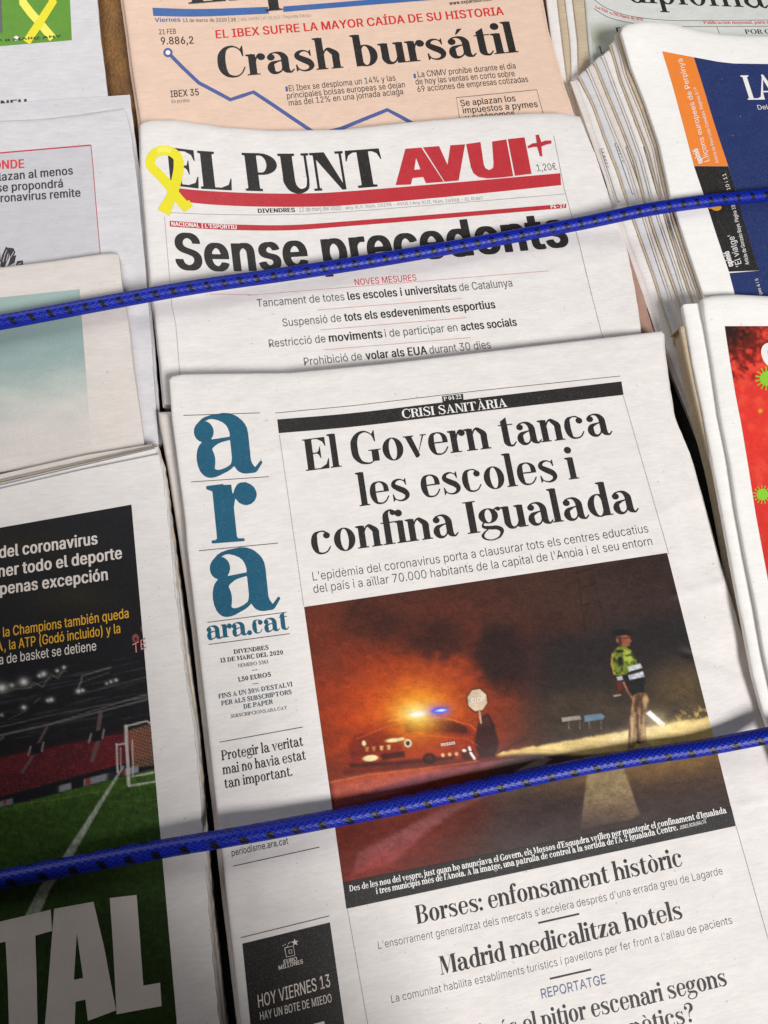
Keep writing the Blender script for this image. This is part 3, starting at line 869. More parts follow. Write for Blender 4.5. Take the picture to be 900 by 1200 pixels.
def wave(a, s, k):
    return lambda x, y: a * (fbm(x / s + k, y / s + 2 * k, 3) - .5) * 2
def creases(x, y, L):
    z = 0 * x
    for x0, y0, x1, y1, h, w in L:
        ex, ey = x1 - x0, y1 - y0; ln = math.hypot(ex, ey)
        t = ((x - x0) * ex + (y - y0) * ey) / ln ** 2; d = ((x - x0) * ey - (y - y0) * ex) / ln
        z = z + h * mm * np.exp(-(d / w) ** 2) * sm(0, .15, t) * sm(1, .85, t)
    return z
def shifted(P, dx, dy=0):
    return [(x + dx, y + dy) for x, y in P]

# ================================================================== salmon business paper (top centre)
w1 = wave(.8 * mm, 160, 3.1)
exp_left = [(138, -60), (144, 0), (150, 42), (155, 82), (164, 140), (168, 215)]
exp_right = [(610, -60), (633, 0), (640, 38), (657, 98), (669, 133), (688, 215)]
E = Page('salmon pink business newspaper with a falling share-price chart, at the top between two stacks', lambda x, y: 11 * mm + w1(x, y), origin=(400, 60))
sheet(E, 'front_sheet', [(138, -60), (610, -60)], [(168, 215), (688, 215)], exp_left, exp_right, M['salmon'], 3.5 * mm, fold='l', R=6, seed=1)
sheet(E, 'inner_page', [(135, -60), (613, -60)], [(167, 212), (688, 212)], [(135, -60), (141, 0), (147, 42), (152, 82), (161, 140), (167, 212)], shifted(exp_right, 3, -2), M['salmon'], 3.0 * mm, dz=-4 * mm, fold='l', R=6, seed=2)
E2 = Page('second salmon pink newspaper, showing only a thin edge under the one with the chart', lambda x, y: 4 * mm + w1(x, y) * .3, origin=(400, 90))
sheet(E2, 'front_sheet', [(137, -60), (616, -60)], [(168, 214), (690, 214)], shifted(exp_left, 3), shifted(exp_right, 1), M['salmon'], 3.4 * mm, fold='l', R=6, seed=3)
Lines().serif('Expansión', [(221, 4.5), (590, -26)], 52).put(E, 'masthead', 'black', 3)
bar = Lines()
def band(L, top, bottom, n=24):
    T = catmull(np.array(top, float), 8) if len(top) > 2 else np.array(top, float); B = catmull(np.array(bottom, float), 8) if len(bottom) > 2 else np.array(bottom, float)
    t = np.linspace(0, 1, n); V = np.vstack([interp(T, t), interp(B, t)]); i = np.arange(n - 1)
    return L.addVT(V, np.vstack([np.c_[i, i + 1, i + n], np.c_[i + 1, i + 1 + n, i + n]]))
band(bar, [(178.6, 9), (235, 10.5), (314, 8)], [(179.7, 18.6), (235, 19.3), (315, 16)])
band(bar, [(332, 7.5), (400, 2.2), (520, -8)], [(332, 14), (400, 8.4), (520, -1.2)])
bar.each(E, 'masthead_bar', 'blue', 1)
Lines().sans('Viernes', [(181.4, 25.8), (211.7, 25.3)], 5, 28).put(E, 'date_line', 'blue')
Lines().sans('13 de marzo de 2020 | 2€', [(214.4, 26), (277, 25)], 4.2, 14).put(E, 'date_line', 'soft')
Lines().sans('| Año XXXIV | nº 10.253 | Segunda Edición', [(280, 24.6), (365, 19.5)], 3.6).put(E, 'date_line', 'pale')
Lines().sans('www.expansion.com', [(527, 6), (577, 0.5)], 4.4, 22).put(E, 'web_address', 'black')
Lines().sans('21 FEB', [(186.7, 40.3), (206.4, 39.4)], 6, 8).sans('9.886,2', [(188.9, 52.2), (227, 51)], 8.6, 16).sans('IBEX 35', [(200, 114), (233.3, 111.5)], 7.8, 18).each(E, 'chart_figures', 'black')
Lines().sans('En puntos', [(201.4, 120.8), (222, 119.2)], 4).put(E, 'chart_note', 'soft')
Lines().sans('EL IBEX SUFRE LA MAYOR CAÍDA DE SU HISTORIA', [(253.3, 45), (420, 31.5), (591, 17.2)], 9.6, 24).put(E, 'red_kicker', 'redtext')
Lines().serif('Crash bursátil', [(257, 91), (411, 78.6), (608, 61)], 35, 'crash').put(E, 'headline', 'black')
t_ = Lines()
for s_, a_, b_ in (('El Ibex se desploma un 14% y las', (339, 107), (463.9, 94.4)), ('principales bolsas europeas se dejan', (336.7, 115.6), (475, 102.2)), ('más del 12% en una jornada aciaga', (338.9, 124), (472.8, 110.3)),
                   ('La CNMV prohíbe durante el día', (490.3, 90.6), (604.7, 80.2)), ('de hoy las ventas en corto sobre', (487.5, 99.2), (603.6, 89.2)), ('69 acciones de empresas cotizadas', (489.7, 107.8), (619.4, 95.8))):
    t_.sans(s_, [a_, b_], 7, 3)
t_.each(E, 'summary_text', 'black')
Lines().poly([(334.4, 101.5), (337, 101.3), (337.6, 107), (335, 107.3)]).poly([(484.4, 86.5), (487, 86.3), (487.8, 91.5), (485.2, 91.8)]).each(E, 'text_marker', 'chart')
Lines().rule([(539.8, 146), (534.7, 114.4), (629, 105), (638, 138)], .7).put(E, 'box_rule', 'soft')
Lines().sans('Se aplazan los', [(540.3, 124.6), (604.7, 118.4)], 7.4, 12).sans('impuestos a pymes', [(543, 133), (630.6, 125.2)], 7.4, 12).sans('y autónomos', [(545.8, 141.6), (604, 136)], 7.4, 12).each(E, 'box_text', 'black')
Lines().rule(np.array([(197, 61.7), (214, 79), (233, 97), (252, 107), (270, 116.7), (283.5, 112.3), (297, 107.8), (320, 123), (345, 140), (366, 154), (376, 156.5), (400, 150.5), (427, 139.5), (454, 128.6), (470, 137), (488, 147)]), 4.2).put(E, 'share_price_line', 'chart', 1)
Lines().disc(196.8, 61.5, 5.4).put(E, 'chart_marker', 'chart', 2)
Lines().disc(196.8, 61.5, 2.8).put(E, 'chart_marker', 'paperink', 3)

# ================================================================== white paper with red bars and yellow ribbon
w2 = wave(1.0 * mm, 150, 8.7)
def ZP(x, y):
    return 18 * mm + w2(x, y) + 1.8 * mm * np.exp(-((y - 150 - (x - 420) ** 2 / 9000) / 45) ** 2) - 1.2 * mm * np.exp(-((x - 240) / 50) ** 2) + 1.0 * mm * np.exp(-((x - 620) / 80) ** 2) + creases(x, y, [(180, 170, 330, 140, .2, 4), (560, 150, 690, 200, .25, 5), (600, 330, 740, 300, .25, 5), (200, 400, 380, 440, -.2, 6), (640, 400, 745, 350, -.25, 5)])
P_ = Page('white Catalan daily with red bars and a yellow ribbon printed on its masthead', ZP, origin=(420, 300))
p_top = [(164, 147), (168, 143.5), (178, 141), (206, 141), (261, 149), (317, 153), (400, 152), (483, 143), (567, 136), (622, 133), (660, 132.5), (680, 137)]
p_left = [(164, 147), (165, 200), (176, 330), (187, 420), (192, 474)]
p_right = [(680, 137), (695, 180), (717, 245), (733, 292), (742, 337), (751, 391), (764, 455)]
p_bot = [(192, 474), (480, 470), (764, 455)]
sheet(P_, 'front_sheet', p_top, p_bot, p_left, p_right, M['white'], 3.2 * mm, fold='lt', R=7, seed=5, step=4)
sheet(P_, 'inner_page', shifted(p_top, 1.5, 3), p_bot, shifted(p_left, -1.2, 3), [(681, 141), (698, 182), (719, 246), (735, 293), (744, 338), (752, 391), (764, 452)], M['white'], 2.4 * mm, dz=-3.6 * mm, fold='l', R=5, seed=6)
P2 = Page('lower copy under the yellow-ribbon daily, its brownish right edge showing beside the dark gap', lambda x, y: 11 * mm + w2(x, y) * .3, origin=(430, 330), group=None)
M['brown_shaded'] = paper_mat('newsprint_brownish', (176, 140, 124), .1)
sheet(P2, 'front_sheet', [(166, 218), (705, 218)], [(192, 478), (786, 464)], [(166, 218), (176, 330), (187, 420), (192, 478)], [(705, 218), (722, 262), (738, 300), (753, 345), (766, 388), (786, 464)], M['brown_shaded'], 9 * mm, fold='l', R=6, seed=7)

Lines().serif('EL PUNT', [(197, 216.5), (240, 221.5), (298, 223.8), (360, 224.2), (452.5, 218)], 45, 'fat').put(P_, 'masthead_black', 'black', 1.2)
av = Lines()
av.poly([(463.8, 216.9), (475.3, 174.3), (493.8, 172.9), (520, 213), (499.3, 214.6), (496.2, 207.4), (483.4, 208.6), (481.4, 216.2)], [[(485.4, 199), (492.8, 198.4), (487.6, 184.5)]])
av.poly([(495.8, 172.7), (514.6, 171.2), (524.6, 193.4), (528, 170.2), (545, 169.1), (537.5, 211.4), (521.2, 213)])
av.poly([(546.4, 168.8), (563.1, 166.4), (566.8, 192), (568.8, 197), (573.4, 199.4), (578, 196.8), (578.6, 191), (576.8, 165.8), (593.4, 163.3), (601.5, 206.4), (585, 208.2), (571, 209), (561, 207.4), (555, 203), (552, 196)])
av.poly([(595.2, 163), (614.7, 160.9), (623, 203.6), (603.6, 206)])
av.each(P_, 'red_letter', 'red', 2)
Lines().rule([(618.7, 172.6), (625, 170), (633, 169.6), (640, 167), (646.2, 166.2)], [2.2, 4.2, 4.8, 4.6, 3.4]).put(P_, 'plus_mark', 'red', 3)
Lines().rule([(629.8, 158), (631.4, 165), (632.6, 174), (634.4, 183)], [3.4, 4.8, 4.2, 2.4]).put(P_, 'plus_mark', 'red', 4)
Lines().sans('1,20€', [(630, 200.6), (652.6, 198.6)], 8, 2).put(P_, 'price', 'soft')
band(Lines(), [(203, 220), (240, 223.5), (300, 226.4), (360, 226.6), (410, 224), (520, 215), (656.7, 202.9)], [(216, 236.5), (250, 239.8), (300, 242), (360, 242.2), (410, 240.2), (520, 231), (657.6, 216.9)], 60).put(P_, 'red_bar', 'red', 1)
Lines().sans('DIVENDRES', [(302.5, 249.4), (346, 248.3)], 4.8, 40).put(P_, 'date_line', 'black')
Lines().sans('· 13 de març del 2020', [(348, 248.3), (400, 245.6)], 4.8, 0).sans('· any XLV. Núm. 15298 - AVUI / Any XLII. Núm. 14968 - EL PUNT', [(403, 245.4), (480, 240), (566.5, 234)], 3.8).put(P_, 'date_line', 'pale')
fr = Lines().rule([(196, 249), (240, 251), (299, 251.9), (360, 251), (430, 246.4), (540, 237.5), (663, 227.2)], .55).rule([(192.8, 254), (197, 305), (201.6, 360), (206, 380), (212, 452)], .55).rule([(649, 159), (661, 220), (678.5, 284), (692, 340), (707, 398)], .6)
fr.each(P_, 'frame_rule', 'pale')
band(Lines(), [(199, 258.6), (240, 261.5), (278, 263.2), (340, 263.7), (410, 259), (530, 249.6), (663.5, 238.7)], [(199, 265.4), (240, 268), (278, 269.6), (340, 269.8), (410, 264.8), (530, 255), (663.5, 243.6)], 60).put(P_, 'thin_red_bar', 'red', 1)
Lines().sans("NACIONAL I L'ESPORTIU", [(201, 264.4), (240, 266.8), (277.5, 268.6)], 4.7, 34).sans('P6-27', [(645.8, 244.4), (662.6, 242.8)], 4.2, 34).each(P_, 'bar_lettering', 'paperink', 2)
Lines().sans('Sense precedents', [(206.5, 315.2), (276, 317), (330, 315), (430, 309), (515, 302), (600, 294.5), (668, 288)], 42, 44).put(P_, 'headline', 'black', 1)
Lines().sans('NOVES MESURES', [(416.4, 334.4), (488.4, 328.7)], 7.4, 4).put(P_, 'red_kicker', 'redtext')
pr = Lines()
for a_, b_ in (((290, 346.2), (643, 317.4)), ((371.7, 363.3), (540.9, 349.7)), ((375.6, 386.6), (546.7, 372.2)), ((379.5, 410), (551.4, 395.6)), ((246, 344.5), (300, 345.6))):
    pr.rule([a_, b_], .5)
pr.each(P_, 'pink_rule', 'pinkrule')
th, bo = Lines(), Lines()
for s_, a_, b_ in (('Tancament de totes', (301.7, 359.8), (405.5, 351.8)), ('de Catalunya', (539, 341), (602.3, 335.6)), ('Suspensió de', (331.6, 382.7), (401.6, 376.6)), ('Restricció de', (315.7, 407.2), (383.3, 401)),
                   ('i de participar en', (451.6, 395.2), (538, 387.8)), ('Prohibició de', (356.9, 428.4), (426, 421.6)), ('durant 30 dies', (504, 414.6), (577, 407.8))):
    th.sans(s_, [a_, (b_[0] - 1.4, b_[1])], 9.2, 0)
for s_, a_, b_ in (('les escoles i universitats', (408, 351.6), (535.6, 341.4)), ('tots els esdeveniments esportius', (404, 376.4), (581, 361)), ('moviments', (386, 400.6), (448.7, 395.4)), ('actes socials', (541, 387.6), (606.2, 381.6)), ('volar als EUA', (429, 421.4), (501, 414.8))):
    bo.sans(s_, [a_, b_], 9.4, 26)
th.each(P_, 'summary_thin', 'soft'); bo.each(P_, 'summary_bold', 'black')
# the yellow ribbon: a loop and two crossing tails
rib = Lines()
rib.rule(catmull(np.array([(218.5, 243), (207, 230), (196, 215), (186, 204), (178, 196), (176, 190), (178, 183), (184, 178), (192, 176), (201, 178), (208, 184), (209.5, 192)]), 5), 11)
rib.put(P_, 'ribbon_loop', 'yellow', 1.6)
Lines().rule(catmull(np.array([(209.5, 188), (209, 200), (205, 218), (199, 234), (191.5, 249)]), 6), [12] * 20 + [13, 14, 14.5, 15, 15]).put(P_, 'ribbon_tail', 'yellow', 2.1)
Lines().rule(catmull(np.array([(184, 177), (192, 174.6), (201, 177)]), 5), 6).put(P_, 'ribbon_fold', 'yellow2', 1.9)
Lines().rule([(221, 245), (216, 238)], 13).put(P_, 'ribbon_tail', 'yellow', 1.8)

# ================================================================== the central daily
w3 = wave(.8 * mm, 140, 21.3)
w3b = wave(.35 * mm, 38, 5.3)
def ZA(x, y):
    z = 28 * mm + w3(x, y) + w3b(x, y) * sm(740, 800, x - (y - 450) * .25)
    yl = 985 - (x - 250) * .185                                   # line of the lower cord
    z = z - 1.6 * mm * np.exp(-((y - yl) / 34) ** 2)
    xr = 776 + (y - 388) * .275                                   # right margin rolls down
    z = z - 3.2 * mm * sm(55, 0, xr - x) - 1.0 * mm * np.exp(-((x - 225 - (y - 450) * .09) / 26) ** 2)
    for cx, cy, rx, ry, a, h in ((864, 690, 26, 12, .25, .9), (872, 770, 30, 14, -.1, -.9), (850, 735, 30, 18, .3, .5), (885, 820, 30, 10, -.2, .7), (845, 660, 20, 9, .2, -.5)):
        c, s = math.cos(a), math.sin(a); X = (x - cx) * c + (y - cy) * s; Y = -(x - cx) * s + (y - cy) * c
        z = z + h * mm * np.exp(-(X / rx) ** 2 - (Y / ry) ** 2)
    z = z + .5 * mm * np.exp(-((y - (944 - (x - 862) * .19)) / 3.4) ** 2) * sm(855, 875, x)
    z = z + creases(x, y, [(205, 520, 330, 441, .22, 4), (240, 470, 420, 450, -.2, 4), (700, 640, 860, 560, .25, 5), (770, 420, 800, 560, -.3, 5), (780, 700, 890, 672, .5, 5), (790, 760, 896, 800, -.5, 5), (800, 850, 905, 830, .4, 5), (215, 880, 400, 930, .25, 6), (430, 1075, 620, 1180, .18, 6), (820, 1000, 950, 1100, .35, 6), (230, 700, 350, 640, -.18, 5)])
    z = z + .22 * mm * np.exp(-((y - (457 - (x - 200) * .083)) / 2.8) ** 2)
    return z
A_ = Page('central white daily with big teal lowercase letters and a night photograph of a roadblock', ZA, origin=(560, 800))
a_top = [(198, 445), (202, 441), (215, 438.6), (250, 438), (340, 437), (450, 426.5), (630, 405), (700, 397), (776, 388)]
a_left = [(198, 445), (201.5, 493), (217, 611), (219, 640), (230, 735), (242, 840), (254, 950), (262, 1020), (271, 1100), (280, 1180), (296, 1330)]
a_right = [(776, 388), (777.5, 410), (783, 450), (789, 487), (807, 530), (827, 600), (841, 652), (854, 695), (872, 752), (886, 805), (900, 851), (918, 925), (936, 1010), (972, 1190)]
a_bot = [(296, 1330), (620, 1262), (972, 1180)]
sheet(A_, 'front_sheet', a_top, a_bot, a_left, a_right, M['white'], 2.6 * mm, fold='lt', R=6, seed=8, step=4)
sheet(A_, 'inner_page', shifted(a_top, 2, 4), shifted(a_bot, 0, -2), shifted(a_left, 2.2, 3), shifted(a_right, 2.2, 3), M['cream'], 1.6 * mm, dz=-3.0 * mm, fold='l', R=5, seed=9)
sheet(A_, 'inner_page', shifted(a_top, 3, 7), shifted(a_bot, 0, -3), shifted(a_left, 4, 5), shifted(a_right, 1.0, 7), M['white'], 1.6 * mm, dz=-4.8 * mm, fold='l', R=5, seed=10)
for k in range(3):
    dz = (-7.2 - 7 * k) * mm
    dx = (-1.0, 2.5, 1.0)[k]
    c2 = Page(('copy directly under the central teal-lettered daily, its rounded fold peeping out on the left', 'third copy down in the pile under the central teal-lettered daily', 'lowest copy in the pile under the central teal-lettered daily')[k],
              lambda x, y, d=dz: ZA(x, y) + d - .8 * mm, origin=(500, 850))
    tl = (185, 483) if k == 0 else (192, 492)
    lft = [tl, (tl[0] + 2.2, 500), (196, 548), (204 + dx, 591), (213 + dx, 650), (225 + dx, 735), (238 + dx, 850), (251 + dx, 960), (262 + dx, 1060), (276 + dx, 1180), (294 + dx, 1330)]
    rgt = [(800, 482), (812, 530), (832, 600), (858, 690), (890, 800), (904, 852), (922, 925), (976, 1180)]
    sheet(c2, 'front_sheet', [tl, (500, 486), (776 - 3 * k, 470)], [(294 + dx, 1330), (620, 1258), (965 - 3 * k, 1190)], lft, shifted(a_right[2:], -7 - 3 * k), M['cream' if k == 0 else 'white'], 5.6 * mm, fold='lt', R=6, seed=12 + k)

Lines().serif('a', [(232, 557.5), (308.5, 550)], 97, 'logo').serif('r', [(247, 637.6), (320, 631)][0:0] or [(248, 637), (307, 632.5)], 97, 'logo').serif('a', [(251, 721), (329.5, 710)], 103, 'logo').serif('ara.cat', [(243.2, 749.8), (339, 737)], 22, 'heavy').each(A_, 'masthead_letters', 'teal', 1)
r_ = Lines()
for a_, b_, w_ in (((215, 486.8), (304.5, 483.8), .7), ((224, 564.8), (315, 558.6), .7), ((233, 645.4), (326, 636.4), .7), ((243, 729.4), (336, 717.4), .7), ((244.5, 755.4), (339.5, 742.6), .7),
                   ((322.5, 484), (412, 475.6), .6), ((412, 475.6), (560, 458), .6), ((560, 458), (727, 440.6), .6), ((257.4, 869.8), (355, 852), .7), ((273, 1015.2), (374.5, 992.8), .7), ((282.3, 1098.8), (385.8, 1073.4), .7),
                   ((295, 785.8), (302, 784.8), .5), ((296, 801.6), (303, 800.6), .5)):
    r_.rule([a_, b_], w_)
r_.each(A_, 'thin_rule', 'black')
for q_ in (((327.5, 510), (356, 710)), ((407, 1064), (431, 1200)), ((730.5, 464), (783.5, 648)), ((863, 969), (903, 1110))):
    Lines().dots(*q_).put(A_, 'dotted_rule', 'soft')['kind'] = 'stuff'
band(Lines(), [(325, 491.6), (420, 483.4), (560, 466.6), (728.3, 447)], [(326.7, 507.6), (420, 499.4), (560, 482.4), (730.7, 462.6)], 60).poly([(518, 464.4), (542.6, 461.5), (543.4, 470), (519, 473)]).put(A_, 'black_bar', 'black', 1)
Lines().serif('CRISI SANITÀRIA', [(472, 490.2), (595, 476.6)], 10.2, 'text').serif('P 04-22', [(520.4, 469.6), (541, 467)], 4.6, 'caption').each(A_, 'bar_lettering', 'paperink', 3)
Lines().serif('El Govern tanca', [(358.6, 552), (470, 538), (600, 522.5), (718.5, 508.6)], 37).serif('les escoles i', [(421.5, 593.4), (550, 576.5), (679, 560.6)], 37).serif('confina Igualada', [(366.4, 650.4), (470, 636.2), (600, 619), (749.4, 599)], 37.5).each(A_, 'headline', 'black', 1)
Lines().sans("L'epidèmia del coronavirus porta a clausurar tots els centres educatius", [(367, 680.6), (500, 662), (620, 644.4), (760.4, 623.8)], 10.2, -.008).sans("del país i a aïllar 70.000 habitants de la capital de l'Anoia i el seu entorn", [(368, 695.2), (500, 677.6), (620, 660.4), (765, 638.6)], 10.2, -.008).each(A_, 'subheading', 'black')
sp = Lines()
sp.serif('DIVENDRES', [(274.2, 766.4), (315, 761)], 5, 'caption').serif('13 DE MARÇ DEL 2020', [(258.2, 776.6), (332, 766.8)], 5, 'caption').serif('1,50 EUROS', [(279, 799), (317.8, 792.6)], 5.2, 'caption')
sp.each(A_, 'date_and_price', 'black')
Lines().serif('NÚMERO 3361', [(279, 782.4), (314.5, 777.2)], 4, 'text').serif('SUBSCRIPCIONS.ARA.CAT', [(270.4, 841.4), (336.6, 831)], 3.8, 'text').each(A_, 'issue_number', 'soft')
Lines().serif("FINS A UN 30% D'ESTALVI", [(256.2, 818.6), (343, 804.2)], 5.2, 'caption').serif('PER ALS SUBSCRIPTORS', [(259.5, 826.8), (342, 813.2)], 5.2, 'caption').serif('DE PAPER', [(285.6, 830.6), (320, 824.6)], 5.2, 'caption').each(A_, 'subscription_note', 'navytext')
Lines().serif('Protegir la veritat', [(260, 891.2), (355.7, 873.6)], 11.4, 'text').serif('mai no havia estat', [(261.2, 907.8), (358.8, 889.8)], 11.4, 'text').serif('tan important.', [(263.4, 923.8), (343, 908.8)], 11.4, 'text').each(A_, 'slogan', 'black')
Lines().sans('periodisme.ara.cat', [(271.8, 1003.2), (338, 988.9)], 7.6, 4).put(A_, 'web_address', 'black')
Lines().serif('Borses: enfonsament històric', [(488.8, 1083), (640, 1050.6), (800.6, 1014.4)], 21.5).serif('Madrid medicalitza hotels', [(516.8, 1142.6), (660, 1109.8), (800.6, 1076)], 21.5).each(A_, 'lower_headline', 'black')
Lines().serif('Quin és el pitjor escenari segons', [(534, 1229), (700, 1191), (852.6, 1154.6)], 21.5).serif('els models genètics?', [(600, 1248.4), (815.4, 1196.4)], 21.5).each(A_, 'lower_headline', 'black')
Lines().sans("L'ensorrament generalitzat dels mercats s'accelera després d'una errada greu de Lagarde", [(443.8, 1112.2), (560, 1088.6), (700, 1058), (847.4, 1024.6)], 9.2, -.012).sans("La comunitat habilita establiments turístics i pavellons per fer front a l'allau de pacients", [(459.2, 1175.4), (600, 1144.4), (740, 1111.4), (858.6, 1082.4)], 9.4, -.012).each(A_, 'lower_subheading', 'black')
Lines().rule([(630.8, 1081.8), (678.8, 1071)], 2).rule([(644.4, 1147.2), (692.8, 1136.2)], 2).each(A_, 'short_rule', 'black')
Lines().sans('REPORTATGE', [(635.3, 1170.4), (710.8, 1152.6)], 11.2, 1).put(A_, 'section_label', 'repblue')
# lottery advertisement
Lines().poly([(284, 1106), (386.7, 1081), (403.6, 1200), (413, 1262), (301, 1290), (293.4, 1200)]).put(A_, 'black_advert', 'black', 1)
ad = Lines().sans('EURO', [(332.6, 1129.8), (348.2, 1125.6)], 4.8, 26).sans('MILLONES', [(326.8, 1136.6), (355.2, 1128.8)], 4.8, 26)
ad.rule([(333.6, 1110.8), (335.6, 1121.6), (345.6, 1119.2), (343.8, 1108.6), (333.6, 1110.8)], .8).rule([(338.2, 1113.6), (339, 1117.6), (342.4, 1116.8), (341.6, 1112.8), (338.2, 1113.6)], .7)
st = []
for k in range(10):
    a_ = math.radians(-100 + 36 * k); rr = 4.6 if k % 2 == 0 else 1.9; st.append((345.6 + rr * math.cos(a_), 1104.4 + rr * math.sin(a_)))
ad.poly(st)
for x_, y_ in ((334, 1107), (337, 1108.4), (339.6, 1104.4), (338.2, 1105.6), (331.6, 1108.2)): ad.disc(x_, y_, .7, 6)
ad.sans('HOY VIERNES 13', [(303, 1181), (387.4, 1156)], 15, 6).sans('HAY UN BOTE DE MIEDO', [(305.2, 1195.8), (389, 1174)], 9.8, 6)
ad.poly([(367, 1200), (380, 1196.6), (384, 1225), (371, 1228)])
ad.put(A_, 'advert_lettering', 'greylet', 3)

# ---- the night photograph
def stars(x, y, s, thr):
    return sm(thr, 1, vnoise(x / s, y / s) * vnoise(x / s * 1.7 + 9, y / s * 1.7 + 4) * 1.5)
def night(x, y):
    # the picture's own axes: u to the right, v down, 0..1
    u = (x - 357 - (y - 712) * .137) / 427; sl = .145 + .06 * (y - 650) / 330
    hx = y + sl * (x - 495)                                         # height measured along the picture's slant
    gr = fbm(x / 9, y / 5, 4) - .5; gr2 = RNG.random(x.shape) - .5
    c = np.zeros(x.shape + (3,)) + np.array([66., 47, 41])
    c = over(c, (50, 44, 43), sm(640, 760, x))
    # orange haze of the beacon
    d = np.hypot((x - 488) * .80, (y - 838) * 1.05)
    c = over(c, (108, 48, 31), np.clip(np.exp(-(d / 158) ** 2) * .92, 0, 1))
    ray = .75 + .5 * vnoise(np.arctan2(y - 836, x - 495) * 9 + 20, 0 * x + 3)
    c = over(c, (172, 66, 24), ray * np.exp(-(np.hypot((x - 450) * .78, (y - 845)) / 88) ** 2) * .86)
    c = over(c, (216, 92, 24), np.exp(-(d / 58) ** 2))
    c = over(c, (132, 58, 34), a_blob(x, y, 375, 735, 40, 50) * .5)
    # cloud and tree shapes
    edge = 10 * (fbm(x / 14, y / 14, 3) - .5) * 2
    for cx, cy, rx, ry, k in ((480, 742, 50, 26, .34), (518, 752, 34, 28, .5), (585, 765, 32, 40, .85), (598, 790, 26, 26, .5), (430, 725, 40, 22, .35), (640, 770, 40, 60, .4)):
        c = over(c, (50, 30, 27), 1.1 * k * sm(1.3, .55, np.hypot((x - cx + edge) / rx, (y - cy + edge) / ry)))
    for x0, y0, x1, y1, w in ((522, 800, 545, 778, 8), (538, 806, 562, 788, 5), (505, 795, 512, 768, 7), (524, 786, 532, 772, 6)):
        c = over(c, (190, 78, 34), .5 * a_line(x, y, [(x0, y0), (x1, y1)], w, 6))
    sl2 = y + .165 * (x - 600)
    # right hand hillside, bushes
    c = over(c, (40, 36, 36), sm(735, 775, sl2) * sm(600, 660, x) * .8)
    c = over(c, (92, 76, 54), sm(790, 850, sl2) * sm(590, 660, x) * (.35 + .8 * fbm(x / 22, y / 16, 3)) * .8)
    c = over(c, (120, 98, 62), a_blob(x, y, 800, 800, 34, 26) * .55)
    c = over(c, (78, 52, 40), sm(560, 620, x) * sm(735, 700, y) * .4)
    # road: bright verge strip, then asphalt
    c = over(c, (84, 66, 60), sm(883, 889, sl2 + .04 * (x - 600)) * sm(540, 600, x))
    c = over(c, (112, 48, 34), sm(905, 925, y + .19 * (x - 420)) * sm(640, 470, x) * .92)
    top = 884 - (x - 570) * .168; bot = 888 - (x - 575) * .105
    strip = sm(-2, 2, y - top + 3 * (fbm(x / 6, y / 40) - .5)) * sm(2, -4, y - bot - 10 * sm(600, 700, x)) * sm(572, 590, x)
    c = over(c, (240, 208, 132), strip * (.75 + .35 * fbm(x / 18, y / 3)))
    c = over(c, (240, 226, 176), a_blob(x, y, 745, 860, 40, 7, 1, -.15) * .6)
    c = over(c, (226, 190, 110), sm(.45, .8, fbm(x / 4, y / 4)) * a_blob(x, y, 815, 838, 30, 8, 1, -.2))
    c = over(c, (60, 50, 44), a_line(x, y, [(583, 883), (604, 871), (620, 864)], 1.6, .8) * .9)
    # asphalt foreground
    low = sm(4, 14, y - bot - 8)
    c = over(c, (70, 55, 52), low * sm(560, 640, x) * .85)
    c = over(c, (176, 140, 82), a_blob(x, y, 805, 890, 60, 16, 1, -.2) * .9)
    c = over(c, (150, 118, 70), a_blob(x, y, 730, 905, 110, 14, 1, -.19) * .6)
    c = over(c, (112, 88, 62), low * sm(660, 760, x) * sm(985, 900, y) * .55)
    c = over(c, (64, 50, 47), sm(925, 985, y + .15 * (x - 600)) * sm(500, 640, x) * .8)
    # zebra block and slanted lane marks
    c = over(c, (178, 156, 118), a_poly(x, y, [(688, 908), (731, 900), (750, 955), (741, 960), (680, 972)], 1.6) * (.42 + .4 * fbm(x / 4, y / 4)) * sm(985, 925, y))
    c = over(c, (150, 92, 116), a_poly(x, y, [(395, 921), (470, 908), (597, 889), (606, 890), (520, 912), (440, 936), (391, 946)], 2.5) * .55)
    c = over(c, (206, 96, 62), a_poly(x, y, [(388, 916), (470, 902), (540, 897), (480, 912), (392, 940)], 3) * .6)
    c = over(c, (158, 138, 132), a_poly(x, y, [(595, 908), (636, 887), (647, 889), (625, 905)], 1.2) * .75)
    c = over(c, (160, 112, 118), a_poly(x, y, [(420, 1000), (512, 950), (575, 930), (545, 945), (500, 975), (464, 1008), (412, 1026)], 4) * .55 * (.7 + .5 * fbm(x / 7, y / 7)))
    c = over(c, (158, 60, 58), a_blob(x, y, 440, 1012, 46, 12, 1, -.5) * .55)
    # patrol car: body, windscreen arc, lettering and lights
    c = over(c, (150, 50, 24), a_poly(x, y, [(410, 868), (430, 852), (470, 838), (530, 838), (566, 856), (578, 885), (540, 893), (420, 905), (405, 893)], 5) * .55)
    c = over(c, (238, 130, 60), a_line(x, y, [(455, 845), (480, 841), (520, 841), (552, 850), (562, 860)], 1, .8) * .8)
    c = over(c, (96, 34, 24), a_line(x, y, [(405, 905), (470, 899), (545, 893), (578, 886)], 6, 4) * .8)
    c = over(c, (54, 30, 30), a_poly(x, y, [(559, 852), (563, 840), (572, 836), (579, 848), (585, 872), (580, 886), (562, 888), (556, 872)], 1.6) * .85)
    c = over(c, (86, 46, 44), a_poly(x, y, [(560, 852), (564, 841), (571, 838), (576, 851)], 1) * .8)
    c = over(c, (70, 26, 20), a_poly(x, y, [(408, 872), (414, 862), (446, 856), (470, 861), (466, 872), (430, 884), (412, 886)], 3) * .35)
